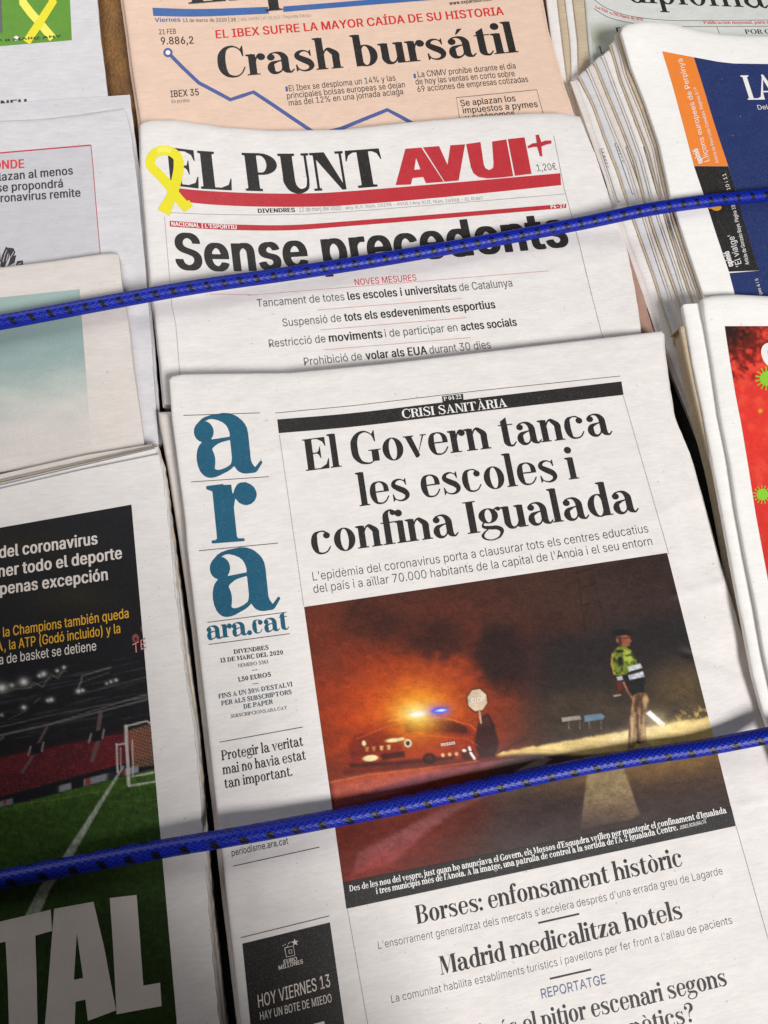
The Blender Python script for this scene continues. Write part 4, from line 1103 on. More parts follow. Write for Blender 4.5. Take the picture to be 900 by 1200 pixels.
    c = over(c, (86, 30, 20), a_poly(x, y, [(470, 846), (480, 843), (522, 842), (548, 851), (556, 862), (500, 860)], 2) * .45)
    c = over(c, (40, 20, 20), a_poly(x, y, [(474, 848), (482, 844.5), (505, 844), (500, 856), (476, 859)], 1.2) * .6); c = over(c, (40, 20, 20), a_poly(x, y, [(509, 844), (530, 845), (546, 852), (548, 859), (508, 857)], 1.2) * .55)
    c = over(c, (112, 40, 24), a_poly(x, y, [(410, 880), (470, 873), (474, 884), (412, 893)], 1.6) * .5); c = over(c, (30, 16, 16), a_poly(x, y, [(446, 884), (474, 880), (475, 887), (448, 891)], 1.2) * .6)
    c = over(c, (30, 18, 18), a_ell(x, y, 503, 889, 8, 6.5, 1.4) * .7); c = over(c, (120, 70, 50), a_ell(x, y, 503, 889, 3.6, 3.2, 1.2) * .6)
    c = over(c, (226, 112, 46), a_line(x, y, [(418, 866), (452, 852), (478, 846)], 1.2, 1) * .6); c = over(c, (222, 104, 44), a_line(x, y, [(500, 862), (548, 866), (560, 874)], 1, 1) * .55)
    c = over(c, (50, 22, 20), a_ell(x, y, 548, 884, 8, 7, 2) * .6); c = over(c, (46, 20, 18), a_line(x, y, [(412, 897), (470, 894), (530, 888)], 5, 3) * .7)
    c = over(c, (240, 140, 66), a_line(x, y, [(376, 919), (430, 908), (500, 900), (560, 892)], 1.6, 1.6) * .55)
    c = over(c, (250, 170, 50), np.exp(-(np.hypot((x - 490) * .9, y - 835) / 30) ** 2) * .95)
    c = over(c, (255, 236, 150), np.exp(-(np.hypot((x - 489) * .75, (y - 836) * 1.4) / 15) ** 2))
    c = over(c, (255, 252, 240), a_ell(x, y, 489, 837, 8, 2.6, 1.5, -.12))
    c = over(c, (150, 90, 200), a_blob(x, y, 515, 833, 14, 8) * .85)
    c = over(c, (80, 110, 240), a_ell(x, y, 515, 832.6, 10, 3.2, 1.4, -.1))
    c = over(c, (232, 244, 255), a_ell(x, y, 517, 832.4, 5.5, 1.3, .9, -.1))
    for px, py, rx, ry in ((426.5, 871, 2.4, 3.2), (461, 867.5, 9, 2.4), (470, 866, 4, 1.8), (434, 888.5, 9, 3.6)):
        c = over(c, (246, 226, 170), a_ell(x, y, px, py, rx, ry, 1, -.1))
    for k, px in enumerate((430, 438, 447, 455.5)):
        c = over(c, (236, 190, 130), a_poly(x, y, [(px - 2.4, 875.5 - k * .7), (px + 2.4, 875 - k * .7), (px + 1.6, 880.5 - k * .7), (px - 1, 881 - k * .7)], .8) * (.5 + .4 * (k > 1)))
    c = over(c, (240, 226, 190), a_ell(x, y, 478, 871, 4.4, 4.8, .8)); c = over(c, (70, 60, 60), a_ell(x, y, 478, 871, 2.6, 2.8, .8))
    for k in range(3): c = over(c, (236, 180, 130), a_ell(x, y, 519 + 8 * k, 885 - k * .8, 2, 2.2, .8))
    c = over(c, (250, 240, 220), a_ell(x, y, 544, 879.5, 2.6, 1.8, .8)); c = over(c, (245, 240, 235), a_line(x, y, [(550, 876), (552, 883), (556, 889)], 3, .9)); c = over(c, (60, 30, 30), a_line(x, y, [(549.5, 881), (554, 880)], 1, .6))
    # stop sign
    oc = [(559.3 + 12 * math.cos(math.radians(22.5 + 45 * k - 8)), 820.5 + 13.6 * math.sin(math.radians(22.5 + 45 * k - 8))) for k in range(8)]
    c = over(c, (60, 34, 30), a_poly(x, y, [(p[0] * 1.0 + (p[0] - 559.3) * .1, p[1] + (p[1] - 820.5) * .1) for p in oc], .8)); c = over(c, (222, 196, 166), a_poly(x, y, oc, .8))
    c = over(c, (206, 178, 150), a_line(x, y, [(562, 834), (563.5, 847)], 2, .7))
    # pylon, direction signs
    for ln in ([(676, 668), (686, 740)], [(692, 664), (710, 735)], [(680, 690), (697, 684)], [(682, 710), (703, 705)], [(684, 726), (690, 705)], [(672, 672), (700, 664)]):
        c = over(c, (34, 31, 32), a_line(x, y, ln, 1.3, 1.0) * .55)
    c = over(c, (170, 162, 150), a_poly(x, y, [(658, 841), (680, 838.5), (681, 843), (659, 846)], .7) * .9)
    c = over(c, (108, 132, 150), a_poly(x, y, [(684.5, 838.5), (705, 836), (709, 839.5), (706, 843), (685, 846)], .7) * .95)
    for px in (666, 679, 690, 704): c = over(c, (150, 136, 110), a_line(x, y, [(px, 845), (px + 1, 854)], .9, .5) * .8)
    # the officer
    c = over(c, (30, 27, 27), a_poly(x, y, [(716, 742), (721, 738.5), (729, 736.5), (736, 739), (741, 743.5), (734, 745), (720, 746.5)], .9))
    c = over(c, (150, 92, 72), a_poly(x, y, [(722, 746), (733, 744), (738.6, 746), (739, 749.6), (740.4, 751.5), (738.6, 753), (737.6, 757), (732, 758.6), (727, 757)], .9))
    c = over(c, (84, 50, 42), a_poly(x, y, [(722, 746), (728, 746), (729, 757), (724, 755)], 1)); c = over(c, (52, 32, 30), a_line(x, y, [(730, 748.2), (738, 747.2)], 1.2, .6) * .8); c = over(c, (190, 120, 96), a_ell(x, y, 723.5, 750.5, 1.4, 2.6, .8) * .7)
    c = over(c, (118, 130, 44), a_poly(x, y, [(716.5, 774), (719, 764), (724, 758), (732, 757), (740, 762), (745, 771), (748, 782), (736, 788), (731, 792), (719, 791)], 1.1))
    c = over(c, (176, 190, 84), a_poly(x, y, [(730, 760), (738, 763), (743, 772), (738, 778), (731, 774)], 2) * .75)
    c = over(c, (206, 168, 70), a_line(x, y, [(718, 766), (716.6, 778), (720, 789)], 2, 1) * .8)
    c = over(c, (30, 33, 28), a_ell(x, y, 727, 774.5, 3.4, 5.2, 1)); c = over(c, (44, 47, 32), a_ell(x, y, 726, 763.2, 4.6, 1.9, 1)); c = over(c, (36, 36, 32), a_poly(x, y, [(741, 763), (746, 771), (743, 773), (738, 766)], 1) * .7)
    c = over(c, (54, 58, 34), sm(.50, .72, fbm(x / 3, y / 3, 2)) * a_poly(x, y, [(717, 766), (731, 757), (745, 770), (747, 784), (720, 791)], 1.5) * .7)
    c = over(c, (36, 34, 34), a_poly(x, y, [(729, 791), (754, 786), (756, 800), (754, 812), (742, 820), (735, 808)], 1.1))
    for q in ([(735.4, 781.4), (750.6, 777.4), (752.6, 782.6), (736.8, 787)], [(735.8, 791.2), (753.6, 786.8), (755, 793), (738, 797)]):
        c = over(c, (206, 208, 212), a_poly(x, y, q, .8) * (.75 + .4 * vnoise(x / 2.4, y / 2.4)))
    c = over(c, (200, 200, 204), a_poly(x, y, [(722.4, 793), (729, 792), (730, 796.6), (724, 797.6)], .7) * .9)
    c = over(c, (106, 44, 36), a_poly(x, y, [(723, 799), (728.6, 798), (729, 809), (724.4, 811)], .8)); c = over(c, (214, 170, 150), a_line(x, y, [(719.5, 815.6), (727, 814.4)], 1.8, .6) * .8); c = over(c, (168, 108, 84), a_line(x, y, [(731, 800), (736, 810), (742, 820)], 2.6, .8))
    c = over(c, (60, 44, 36), a_line(x, y, [(732, 797), (735, 806), (739, 815)], 1.2, .7) * .8)
    leg = a_poly(x, y, [(742, 815), (748, 812), (757, 811.5), (761.5, 822), (759, 832), (756.5, 838), (757.5, 868), (752, 873), (747, 871), (746, 846), (745, 872), (741, 880), (735.6, 878), (737, 850), (739.5, 832)], 1.1)
    c = over(c, (158, 124, 90), leg)
    c = over(c, (74, 52, 40), leg * sm(.35, .7, fbm(x / 3.6 + 3, y / 9, 3)) * .8); c = over(c, (212, 182, 140), leg * a_line(x, y, [(741, 842), (740, 872)], 2.4, 1.4) * .8); c = over(c, (206, 176, 134), leg * a_line(x, y, [(754, 842), (755, 868)], 1.8, 1.2) * .6)
    c = over(c, (60, 42, 34), a_line(x, y, [(747.4, 838), (746.6, 870)], 2.2, 1) * .85); c = over(c, (84, 60, 46), a_ell(x, y, 748, 823, 3.6, 8, 1.6) * .75); c = over(c, (200, 168, 128), a_ell(x, y, 756.5, 821, 3, 7, 1.4) * .6)
    c = over(c, (196, 172, 138), a_poly(x, y, [(734, 878), (741, 877), (747, 880.5), (742, 883), (733, 883)], .9)); c = over(c, (196, 172, 138), a_poly(x, y, [(748, 872), (757, 870), (766, 875), (765, 878), (750, 877)], .9))
    c = over(c, (255, 236, 190), a_blob(x, y, 768, 843, 15, 11) * .45); c = over(c, (255, 252, 244), a_poly(x, y, [(756.6, 836), (761.6, 832.4), (779.6, 848), (776.6, 853.6)], 1.2))
    c = over(c, (255, 226, 150), a_blob(x, y, 790, 850, 30, 7, 1, -.2) * .55)
    c = c * .97 * (1 + .26 * gr[..., None]) + 15 * gr2[..., None]
    c = np.where(c < 128, 128 * (c / 128) ** 1.22, c)
    return np.clip(c, 14, 255)
ph_tl, ph_tr, ph_br, ph_bl = (356.4, 711.4), (781.8, 648), (862.2, 967.6), (406, 1064.6)
picture(A_, 'photograph', ph_tl, ph_tr, ph_br, ph_bl, night, 1.2, 1.0, label='night photograph of an officer and a patrol car at a roadblock')
Lines().addVT(np.array([(402, 1034.2), (857, 945.5), (862.4, 967.8), (406, 1064.9)]), [(0, 1, 2), (0, 2, 3)]).put(A_, 'caption_band', 'black', 1.8)
Lines().serif("Des de les nou del vespre, just quan ho anunciava el Govern, els Mossos d'Esquadra vetllen per mantenir el confinament d'Igualada", [(409.8, 1044.8), (560, 1014.4), (700, 984.6), (852, 952.4)], 7.2, 'caption').serif("i tres municipis més de l'Anoia. A la imatge, una patrulla de control a la sortida de l'A-2 Igualada Centre.", [(441, 1047.8), (620, 1010.4), (794.6, 972.6)], 7.2, 'caption').sans('JORDI ROSURALTA', [(797, 972), (828, 964.6)], 4.2, 6).each(A_, 'caption', 'paperink', 3.2)
Lines().sans('STOP', [(552, 824), (567.5, 821.6)], 5.6, 30).sans('mossos', [(517, 874.6), (533.5, 872)], 4.4, 16).each(A_, 'sign_lettering', 'paperink', 2.2)
# ================================================================== left column of papers
w4 = wave(.8 * mm, 130, 33.1)
G = Page('grey-white newspaper with a green box and a yellow ribbon in the top left corner', lambda x, y: 7 * mm + w4(x, y), origin=(60, 60))
sheet(G, 'front_sheet', [(-160, -60), (112, -60)], [(-160, 168), (128, 160)], [(-160, -60), (-160, 168)], [(112, -60), (114, 0), (117, 37), (122, 75), (126, 111), (128, 160)], M['grey'], 3 * mm, seed=21)
sheet(G, 'inner_page', [(-160, -62), (111, -62)], [(-160, 160), (127.4, 156)], [(-160, -62), (-160, 160)], [(111, -62), (113.2, 0), (116.2, 37), (121.4, 75), (125.2, 111), (127.4, 156)], M['grey'], 3 * mm, dz=-3.4 * mm, seed=22)
Lines().poly([(-40, -20), (81.4, -20), (82, 0), (84.2, 47), (0, 54), (-40, 57)]).put(G, 'green_box', 'green', 1)
Lines().rule([(58, -8), (62, 2), (53, 16), (46, 27), (38, 39), (31, 49.5)], 9.5).put(G, 'ribbon_tail', 'yellow', 3)
Lines().rule([(27, -8), (27, 3), (36, 15), (46, 26), (54, 36), (62, 45)], 9.5).put(G, 'ribbon_tail', 'yellow2', 2)
Lines().poly([(-30, -20), (1, -20), (3, 38), (-30, 40)]).put(G, 'grey_box', 'soft', 2)
Lines().disc(19, 45, 3, 12).put(G, 'white_dot', 'paperink', 2)
Lines().sans('Nº 8 MARÇ ANY', [(-10, 49.5), (72, 43.2)], 2.6, 30).put(G, 'box_lettering', 'black', 4)
Lines().sans('ATENEU', [(-30, 128), (31.5, 124)], 8, 50).put(G, 'headline', 'black')

N_ = Page('grey-white daily with a thin red frame and three bold lines about the coronavirus', lambda x, y: 13 * mm + w4(x, y) - 1.5 * mm * np.exp(-((y - 118 + x * .07) / 16) ** 2), origin=(80, 220))
nb_r = [(152, 111), (158, 160), (164, 202), (172, 300), (179.5, 380), (184, 444), (190, 520)]
sheet(N_, 'back_sheet', [(-160, 134), (0, 121.5), (60, 117), (100, 114.6), (152, 111)], [(-160, 545), (190, 520)], [(-160, 134), (-160, 545)], nb_r, M['grey'], 2.4 * mm, dz=-2.8 * mm, seed=23)
sheet(N_, 'front_sheet', [(-160, 152), (0, 142), (50, 140), (100, 134), (125, 130), (146, 127)], [(-160, 545), (186, 520)], [(-160, 152), (-160, 545)], [(146, 127), (151, 145), (155, 168), (161, 215), (169, 300), (176, 380), (180, 444), (186, 520)], M['grey'], 2.2 * mm, fold='t', R=3, seed=24)
sheet(N_, 'inner_page', [(-160, 136), (151, 116)], [(-160, 545), (188, 520)], [(-160, 136), (-160, 545)], shifted([(151, 116)] + nb_r[1:-1] + [(188, 520)], -1)[0:0] or [(151, 116), (157, 160), (163, 202), (171, 300), (178.6, 380), (183, 444), (188, 520)], M['grey'], 7 * mm, dz=-5.5 * mm, seed=25)
M['tintbox'] = paper_mat('ink_grey_tint', (200, 197, 200), .05)
Lines().poly([(-40, 182.5), (106, 170.3), (117.2, 297), (118, 310), (-40, 330)]).put(N_, 'grey_panel', 'tintbox', .8)
Lines().rule([(-40, 182.6), (106.6, 170)], 1.5).put(N_, 'red_rule', 'red', 2)
Lines().rule([(106.6, 170), (109, 195), (113, 246), (117.5, 297.5), (118.6, 310)], .8).put(N_, 'red_rule', 'red', 2)
Lines().sans('ONDE', [(-8, 198.4), (28.6, 196.6)], 10, 34).put(N_, 'red_kicker', 'redtext', 2)
Lines().sans('aplazan al menos', [(-16, 213.4), (85.7, 204.2)], 9.6, 30).sans('y se propondrá', [(-14, 225.6), (74, 219.4)], 9.6, 30).sans('coronavirus remite', [(-14, 238), (94.6, 230.2)], 9.6, 30).each(N_, 'bold_text', 'black', 2)
en = Lines()
for q in ([(0, 312), (2, 300), (7, 289), (12, 292), (10, 303), (5, 313)], [(10, 290), (16, 291), (18, 296), (12, 305)], [(13, 300), (19, 299), (17, 308), (9, 312)], [(20, 306), (27, 305), (27, 312), (18, 314)], [(-8, 300), (0, 296), (1, 306), (-6, 312)], [(-12, 286), (-4, 284), (0, 290), (-8, 296)]):
    en.poly(q)
en.each(N_, 'engraved_emblem', 'black', 2)
en = Lines()
for q in ([(3.5, 307), (6, 297), (8, 293)], [(7.4, 306), (9.6, 297)], [(12, 302), (16, 295)], [(21, 310), (25, 308)]): en.rule(q, .8)
en.each(N_, 'engraved_line', 'tintbox', 3)

C_ = Page('cream newspaper with a faded teal picture, on the left under the upper blue cord', lambda x, y: 18.5 * mm + w4(x + 90, y) + 1.2 * mm * np.exp(-((y - 330) / 40) ** 2) - 1.6 * mm * sm(440, 520, y), origin=(70, 430))
c_r = [(139, 297.5), (140.5, 310), (143, 335), (151, 382), (156, 431), (164, 482), (170, 530)]
sheet(C_, 'front_sheet', [(-160, 332), (0, 313.6), (60, 306), (120, 297.4), (135, 296.4), (139, 297.5)], [(-160, 575), (170, 530)], [(-160, 332), (-160, 575)], c_r, M['cream'], 2.6 * mm, fold='t', R=3, seed=26)
sheet(C_, 'inner_page', [(-160, 336), (140, 301)], [(-160, 575), (171, 532)], [(-160, 336), (-160, 575)], [(140, 301), (144, 335), (152, 382), (157, 431), (165, 482), (171, 532)], M['cream'], 2.4 * mm, dz=-3.0 * mm, seed=27)
def faded(x, y):
    n = fbm(x / 40, y / 14, 4) - .5
    t = sm(405, 520, y + .18 * x + 40 * n)
    c = np.zeros(x.shape + (3,)) + np.array([152., 172, 166])
    c = over(c, (128, 152, 150), sm(350, 420, y) * sm(450, 410, y) * .55)
    c = over(c, (212, 205, 197), t)
    return c * (1 + .05 * n[..., None])
picture(C_, 'faded_teal_picture', (-150, 364), (93.4, 339), (107, 523), (-150, 556), faded, 3)

w5 = wave(.7 * mm, 150, 44.2)
S_ = Page('sports newspaper with an empty floodlit stadium and big letters TAL, at the bottom left', lambda x, y: 27.5 * mm + w5(x, y) - 1.0 * mm * np.exp(-((y - 1008 + (x - 100) * .18) / 30) ** 2), origin=(90, 850))
s_r = [(185, 523), (189, 548), (194, 580), (200, 640), (206, 700), (216, 785), (226, 845), (232, 900), (238, 985), (244, 1060), (249, 1122), (257, 1198), (268, 1300)]
def s_top(dy, x1): return [(-160, 590 + dy), (0, 556.5 + dy), (x1, 523 + dy)]
sheet(S_, 'front_sheet', [(-160, 611), (0, 573), (100, 550), (186, 532.5)], [(-160, 1330), (268, 1300)], [(-160, 611), (-160, 1330)], [(186, 532.5)] + s_r[1:], M['white'], 1.8 * mm, seed=28, rough_edge=.9)
for k in range(3):
    sheet(S_, 'inner_page', [(-160, 607 - 3 * k), (0, 569 - 3 * k), (183 + k, 525.5 - 2 * k)], [(-160, 1330), (270 + 2 * k, 1300)], [(-160, 607 - 3 * k), (-160, 1330)], shifted([(183, 522)] + s_r[1:-1] + [(268, 1300)], 1.4 + 1.5 * k, 0)[0:0] or [(183 + k, 525.5 - 2 * k)] + shifted(s_r[1:-1], 1.6 + 1.5 * k) + [(270 + 2 * k, 1300)], M[('white', 'grey', 'tan')[k]], 1.5 * mm, dz=(-2.1 - 1.8 * k) * mm, seed=30 + k, rough_edge=.9)
for k, (lab, m_) in enumerate((('second copy in the pile under the sports newspaper, its top edge showing above', 'cream'), ('third copy in the pile under the sports newspaper, with a dog-eared top right corner', 'grey'))):
    q = Page(lab, (lambda x, y, d=k: (20 - 6.5 * d) * mm + w5(x, y)), origin=(90, 900))
    o_ = ((0, 556, 178, 520.5), (0, 547, 170, 515))[k]
    tp = [(-160, 592 - 9 * k), (o_[0], o_[1]), (100, 533.6 - 6 * k), (o_[2], o_[3])] + ([(175, 521)] if k else [])
    rt = [tp[-1], (189, 548), (197, 580), (205, 640), (213, 705), (223, 785), (232, 845), (241, 962), (249, 1060), (256, 1122), (264, 1198), (276, 1300)]
    sheet(q, 'front_sheet', tp, [(-160, 1330), (276, 1300)], [tp[0], (-160, 1330)], shifted(rt, 0), M[m_], (5.5, 12)[k] * mm, seed=34 + k, rough_edge=.9)

def stadium(x, y):
    s = y + .2 * (x - 100)
    g = fbm(x / 6, y / 4, 4) - .5; gr = RNG.random(x.shape) - .5
    c = np.zeros(x.shape + (3,)) + np.array([26., 25, 28])
    c = over(c, (44, 36, 22), a_blob(x, y, 30, 640, 60, 18) * .6); c = over(c, (48, 42, 20), a_blob(x, y, 85, 700, 50, 18) * .7)
    # roof trusses and floodlights
    roof = sm(765, 790, s) * sm(862, 850, s)
    c = over(c, (62, 60, 64), roof * sm(.5, .8, fbm(x / 40 + s / 40, s / 2.2, 3)) * .8)
    for pts, w, k in (([(0, 852), (60, 838), (180, 815)], 1.4, .6), ([(0, 862), (55, 850), (178, 818)], 1.8, .8), ([(95, 800), (96, 792), (130, 782)], 1.5, .9), ([(95, 800), (128, 788)], 1, .6), ([(2, 808), (35, 806), (78, 786)], 1, .7), ([(35, 806), (40, 800), (50, 805), (60, 790), (68, 795), (76, 782)], 1.3, .8), ([(100, 812), (177, 792)], 1.4, .5), ([(10, 843), (30, 833)], 1, .6), ([(40, 824), (47, 818)], 1, .8), ([(92, 806), (94, 800)], 2, .8)):
        c = over(c, (128, 124, 116), a_line(x, y, pts, w, .9) * k)
    for px, py, r, k in ((2, 806, 8, .9), (28, 799, 7, .9), (14, 803, 4, .6), (51, 790, 5, .8), (46, 792, 3, .8), (67, 786, 3, .8), (75, 782, 3, .8), (28, 829, 4, .9), (60, 820, 4, .9), (56, 821, 3, .8), (92, 810, 4, .9), (97, 809, 3, .8), (136, 797, 3, .8), (130, 799, 3, .7), (125, 801, 2.4, .7), (2, 838, 3, .6)):
        c = over(c, (200, 196, 188), a_blob(x, y, px, py, r, r * .8) * k); c = over(c, (255, 252, 240), a_blob(x, y, px, py, r * .4) * k)
    # stands
    st = sm(-.8, .8, s - (866 - .02 * x)) * sm(.8, -.8, s - (912 - x * .075 + 8))
    c = over(c, (122, 34, 40), st * (.72 + .3 * sm(.3, .7, fbm(x / 30, y / 30))))
    c = over(c, (58, 24, 30), st * (.5 + .5 * np.sin(s * 2.4)) * .55)
    c = over(c, (168, 60, 62), st * sm(.6, .9, vnoise(x / 1.5, s / 1.3)) * .5)
    c = over(c, (40, 26, 30), st * sm(150, 190, x) * .8)
    c = over(c, (30, 24, 28), sm(-1, 1, s - 858) * sm(1, -1, s - 868) * .8); c = over(c, (120, 116, 114), a_line(x, y, [(-4, 862), (60, 848), (118, 830), (178, 812)], 1.3, .7) * .8)
    for pts, w in (([(26, 905), (36, 890), (44, 873), (55, 852)], 3), ([(108, 891), (114, 872), (115, 856), (118, 834)], 5), ([(-2, 868), (4, 864)], 3)):
        c = over(c, (112, 92, 88), a_line(x, y, pts, w, .8) * .85)
    for px, py in ((42, 877), (113, 862)):
        c = over(c, (26, 22, 26), a_poly(x, y, [(px - 6, py - 3), (px + 5, py - 7), (px + 6, py + 5), (px - 5, py + 8)], .8)); c = over(c, (150, 140, 136), a_line(x, y, [(px - 9, py + 8), (px - 6, py - 2)], 2, .8)); c = over(c, (150, 140, 136), a_line(x, y, [(px + 7, py + 3), (px + 9, py - 7)], 2, .8))
    # boards
    bd = sm(-1, 1, s - (919 - x * .062)) * sm(1, -1, s - (926 - x * .052))
    c = over(c, (24, 24, 30), sm(-1, 1, s - (914 - x * .07)) * sm(1, -1, s - (927 - x * .05)))
    c = over(c, (170, 172, 178), bd * sm(.45, .6, vnoise(x / 13 + 3, y * 0)) * .85); c = over(c, (150, 50, 50), bd * sm(.7, .8, vnoise(x / 6 + 40, y * 0)) * .8)
    # pitch
    gm = sm(-1, 1, s - (927 - x * .055))
    c = over(c, (56, 86, 24), gm)
    c = over(c, (78, 112, 36), gm * sm(940, 928, s) * .7); c = over(c, (44, 70, 18), gm * sm(980, 1040, s) * .8)
    c = over(c, (28, 46, 16), gm * sm(1040, 1090, s) * .7); c = over(c, (46, 74, 22), gm * (.5 + .5 * np.sin(s / 11)) * .25)
    c = c * (1 + (.35 * g * gm + .12 * g)[..., None])
    c = over(c, (200, 204, 192), a_poly(x, y, [(144, 897), (146, 898), (118, 945), (87, 1000), (60, 1040), (38, 1090), (20, 1092), (46, 1040), (76, 1000), (112, 945)], .9) * .82)
    c = over(c, (140, 156, 110), a_line(x, y, [(0, 944), (60, 938), (125, 926)], 1, .8) * .5); c = over(c, (120, 138, 90), a_line(x, y, [(120, 940), (185, 937)], 1, .8) * .4)
    # goals
    net = np.maximum(.5 + .5 * np.sin(x * 1.7 + y * .6), .5 + .5 * np.sin(y * 1.6 - x * .5)) ** 3
    c = over(c, (176, 130, 92), a_poly(x, y, [(150, 856), (175, 848), (186, 870), (187, 896), (156, 900)], 1.4) * (.25 + .55 * net))
    for pts, w in (([(147.5, 851), (151, 920)], 4), ([(148, 851), (172, 845), (177, 848), (181, 865)], 2), ([(151, 921), (188, 915)], 2), ([(155, 910), (186, 904)], 2), ([(155, 868), (156, 908)], 1.6), ([(136.5, 872), (138, 905)], 2.4), ([(137, 873), (147, 871)], 2), ([(141, 876), (142, 900)], 1.2)):
        c = over(c, (214, 208, 200), a_line(x, y, pts, w, .7) * .92)
    # light stripe of people and sponsor arc on the right
    c = over(c, (180, 90, 86), a_ell(x, y, 159, 748, 4, 5, 1) * .9); c = over(c, (180, 90, 86), a_ell(x, y, 169, 737, 4, 5, 1) * .9); c = over(c, (40, 30, 34), a_ell(x, y, 159, 749, 1.6, 2, 1))
    c = over(c, (36, 34, 34), sm(1088, 1120, y) * .0 * gm)
    c = c * (1 + .22 * gm * (fbm(x / 1.6, y / 3.2, 2) - .5) * 2)[..., None]
    c = c * .9 + 11 * gr[..., None]
    return np.clip(c, 10, 255)
st_l = [(-60, 629), (-60, 1330)]
picture(S_, 'photograph', (-60, 629), (154, 591.4), (216, 1300), (-60, 1330), stadium, 1.4, 1, label='night photograph of an empty stadium and goal')
Lines().sans('del coronavirus', [(-1, 654), (114.6, 637.4)], 13.6, 38).sans('ner todo el deporte', [(-2, 676.4), (143.4, 654.2)], 13.6, 38).sans('penas excepción', [(0, 696.8), (126.6, 679.4)], 13.6, 38).sans('dete', [(-38, 682), (-4, 676.8)], 13.6, 38).sans('sin a', [(-42, 703.4), (-3, 697.4)], 13.6, 38).each(S_, 'headline', 'greylet', 3)
Lines().sans('la Champions también queda', [(3.6, 746.6), (151, 723.8)], 11.4, 14).sans(', la ATP (Godó incluido) y la', [(5, 762.2), (141.2, 741.6)], 11.4, 14).sans('final de', [(-44, 754), (-2, 747.4)], 11.4, 14).sans('NBA', [(-22, 766.4), (3.6, 762.6)], 11.4, 14).each(S_, 'yellow_text', 'gold', 3)
Lines().sans('a de basket se detiene', [(-1, 778.8), (113, 762)], 11.4, 12).put(S_, 'grey_text', 'greylet', 3)
Lines().sans('TE', [(156, 766.5), (171.4, 759)], 11.6, 2).put(S_, 'sponsor_letters', 'pinkrule', 3)
Lines().poly([(-60, 1094), (59.4, 1066), (61, 1091), (41.4, 1096.4), (43, 1150), (45, 1250), (12, 1256), (9, 1150), (6.5, 1103.5), (-60, 1118)]).poly([(63.4, 1065), (109.6, 1056.6), (122, 1110), (136, 1184), (103, 1196.4), (100, 1171.4), (88.4, 1174), (87, 1220), (84, 1250), (48, 1258), (56, 1160)], [[(90, 1093.6), (97.4, 1146), (86.6, 1148.4)]]).poly([(128.6, 1052.4), (160.2, 1048.6), (164, 1100), (168, 1155), (187.6, 1151.6), (189.4, 1179), (136.6, 1188.6), (132.6, 1110)]).each(S_, 'big_letter', 'greylet', 3, maxlen=20)

# ================================================================== right column
w6 = wave(.5 * mm, 120, 55.4)
D_ = Page('greenish-grey monthly newspaper with large dark serif title, in the top right corner', lambda x, y: 9 * mm + w6(x, y) + 1.0 * mm * np.exp(-((x - 720) / 30) ** 2), origin=(800, 40))
sheet(D_, 'front_sheet', [(678, -60), (1060, -60)], [(700, 118), (1060, 118)], [(678, -60), (685, 0), (690, 60), (700, 118)], [(1060, -60), (1060, 118)], M['greenish'], 3 * mm, fold='l', R=6, seed=41)
grp_d = 'folded copies fanned out left of the greenish monthly'
for k, (x0, x1, m_) in enumerate(((638, 655, 'white'), (651, 663, 'tan'), (660, 668, 'white'), (669, 676, 'tan'))):
    q = Page(('leftmost', 'second from the left', 'third from the left', 'fourth from the left')[k] + ' of the folded copies beside the salmon pink paper', (lambda x, y, d=k: (3 + 1.5 * d) * mm), grp_d, origin=(x0 + 10, 30))
    lf = [(x0 - 5, -60), (x0 + 2, 0), (x0 + 8, 50), (x1 + 2, 98), (x1 + 12, 133), (x1 + 26, 190)]
    sheet(q, 'folded_sheet', [lf[0], (x0 + 60, -60)], [lf[-1], (x1 + 100, 190)], lf, [(x0 + 60, -60), (x1 + 100, 190)], M[m_], 1.9 * mm, fold='l', R=4.5, seed=42 + k)
Lines().serif('diplomatique', [(737, 2.5), (830, 6.6), (900, 9.2), (1006, 13)], 34, 'regular').put(D_, 'masthead', 'black', 1)
Lines().serif('Año XXIV nº 293 Marzo de 2020', [(698, 9), (718, 17.4), (740, 22.4), (754, 24.2)], 3.8, 'caption').each(D_, 'issue_line', 'redtext')
Lines().serif('Publicación mensual, para mundo hispano', [(825, 28), (940, 27.4)], 3.6, 'text').each(D_, 'issue_line', 'redtext')
Lines().rule(catmull([(694, -2), (712, 10), (740, 19), (780, 23.6), (825, 24), (960, 23)], 5), .6).rule(catmull([(696, 10), (715, 21), (745, 27.5), (790, 30.6), (825, 31), (960, 30.4)], 5), .6).rule([(840, 31), (843, 39)], .6).each(D_, 'thin_rule', 'soft')
Lines().serif('POR QUIÉN', [(874, 39.6), (925, 39)], 5.4, 'text').serif('r', [(722, 38), (728, 37)], 8, 'display').serif('L', [(704, 63), (708.5, 62.6)], 9).each(D_, 'heading', 'black')
M['olive'] = ink_mat('ink_washed_olive', (190, 192, 168), .06)
def wash(x, y):
    n = fbm(x / 18, y / 14, 3)
    c = np.zeros(x.shape + (3,)) + np.array([214., 217, 208])
    return over(c, (176, 178, 150), a_blob(x, y, 700, 60, 17, 26) * sm(.3, .7, n + .15))
picture(D_, 'washed_picture', (692, 26), (735, 30), (735, 96), (698, 96), wash, 2.5)

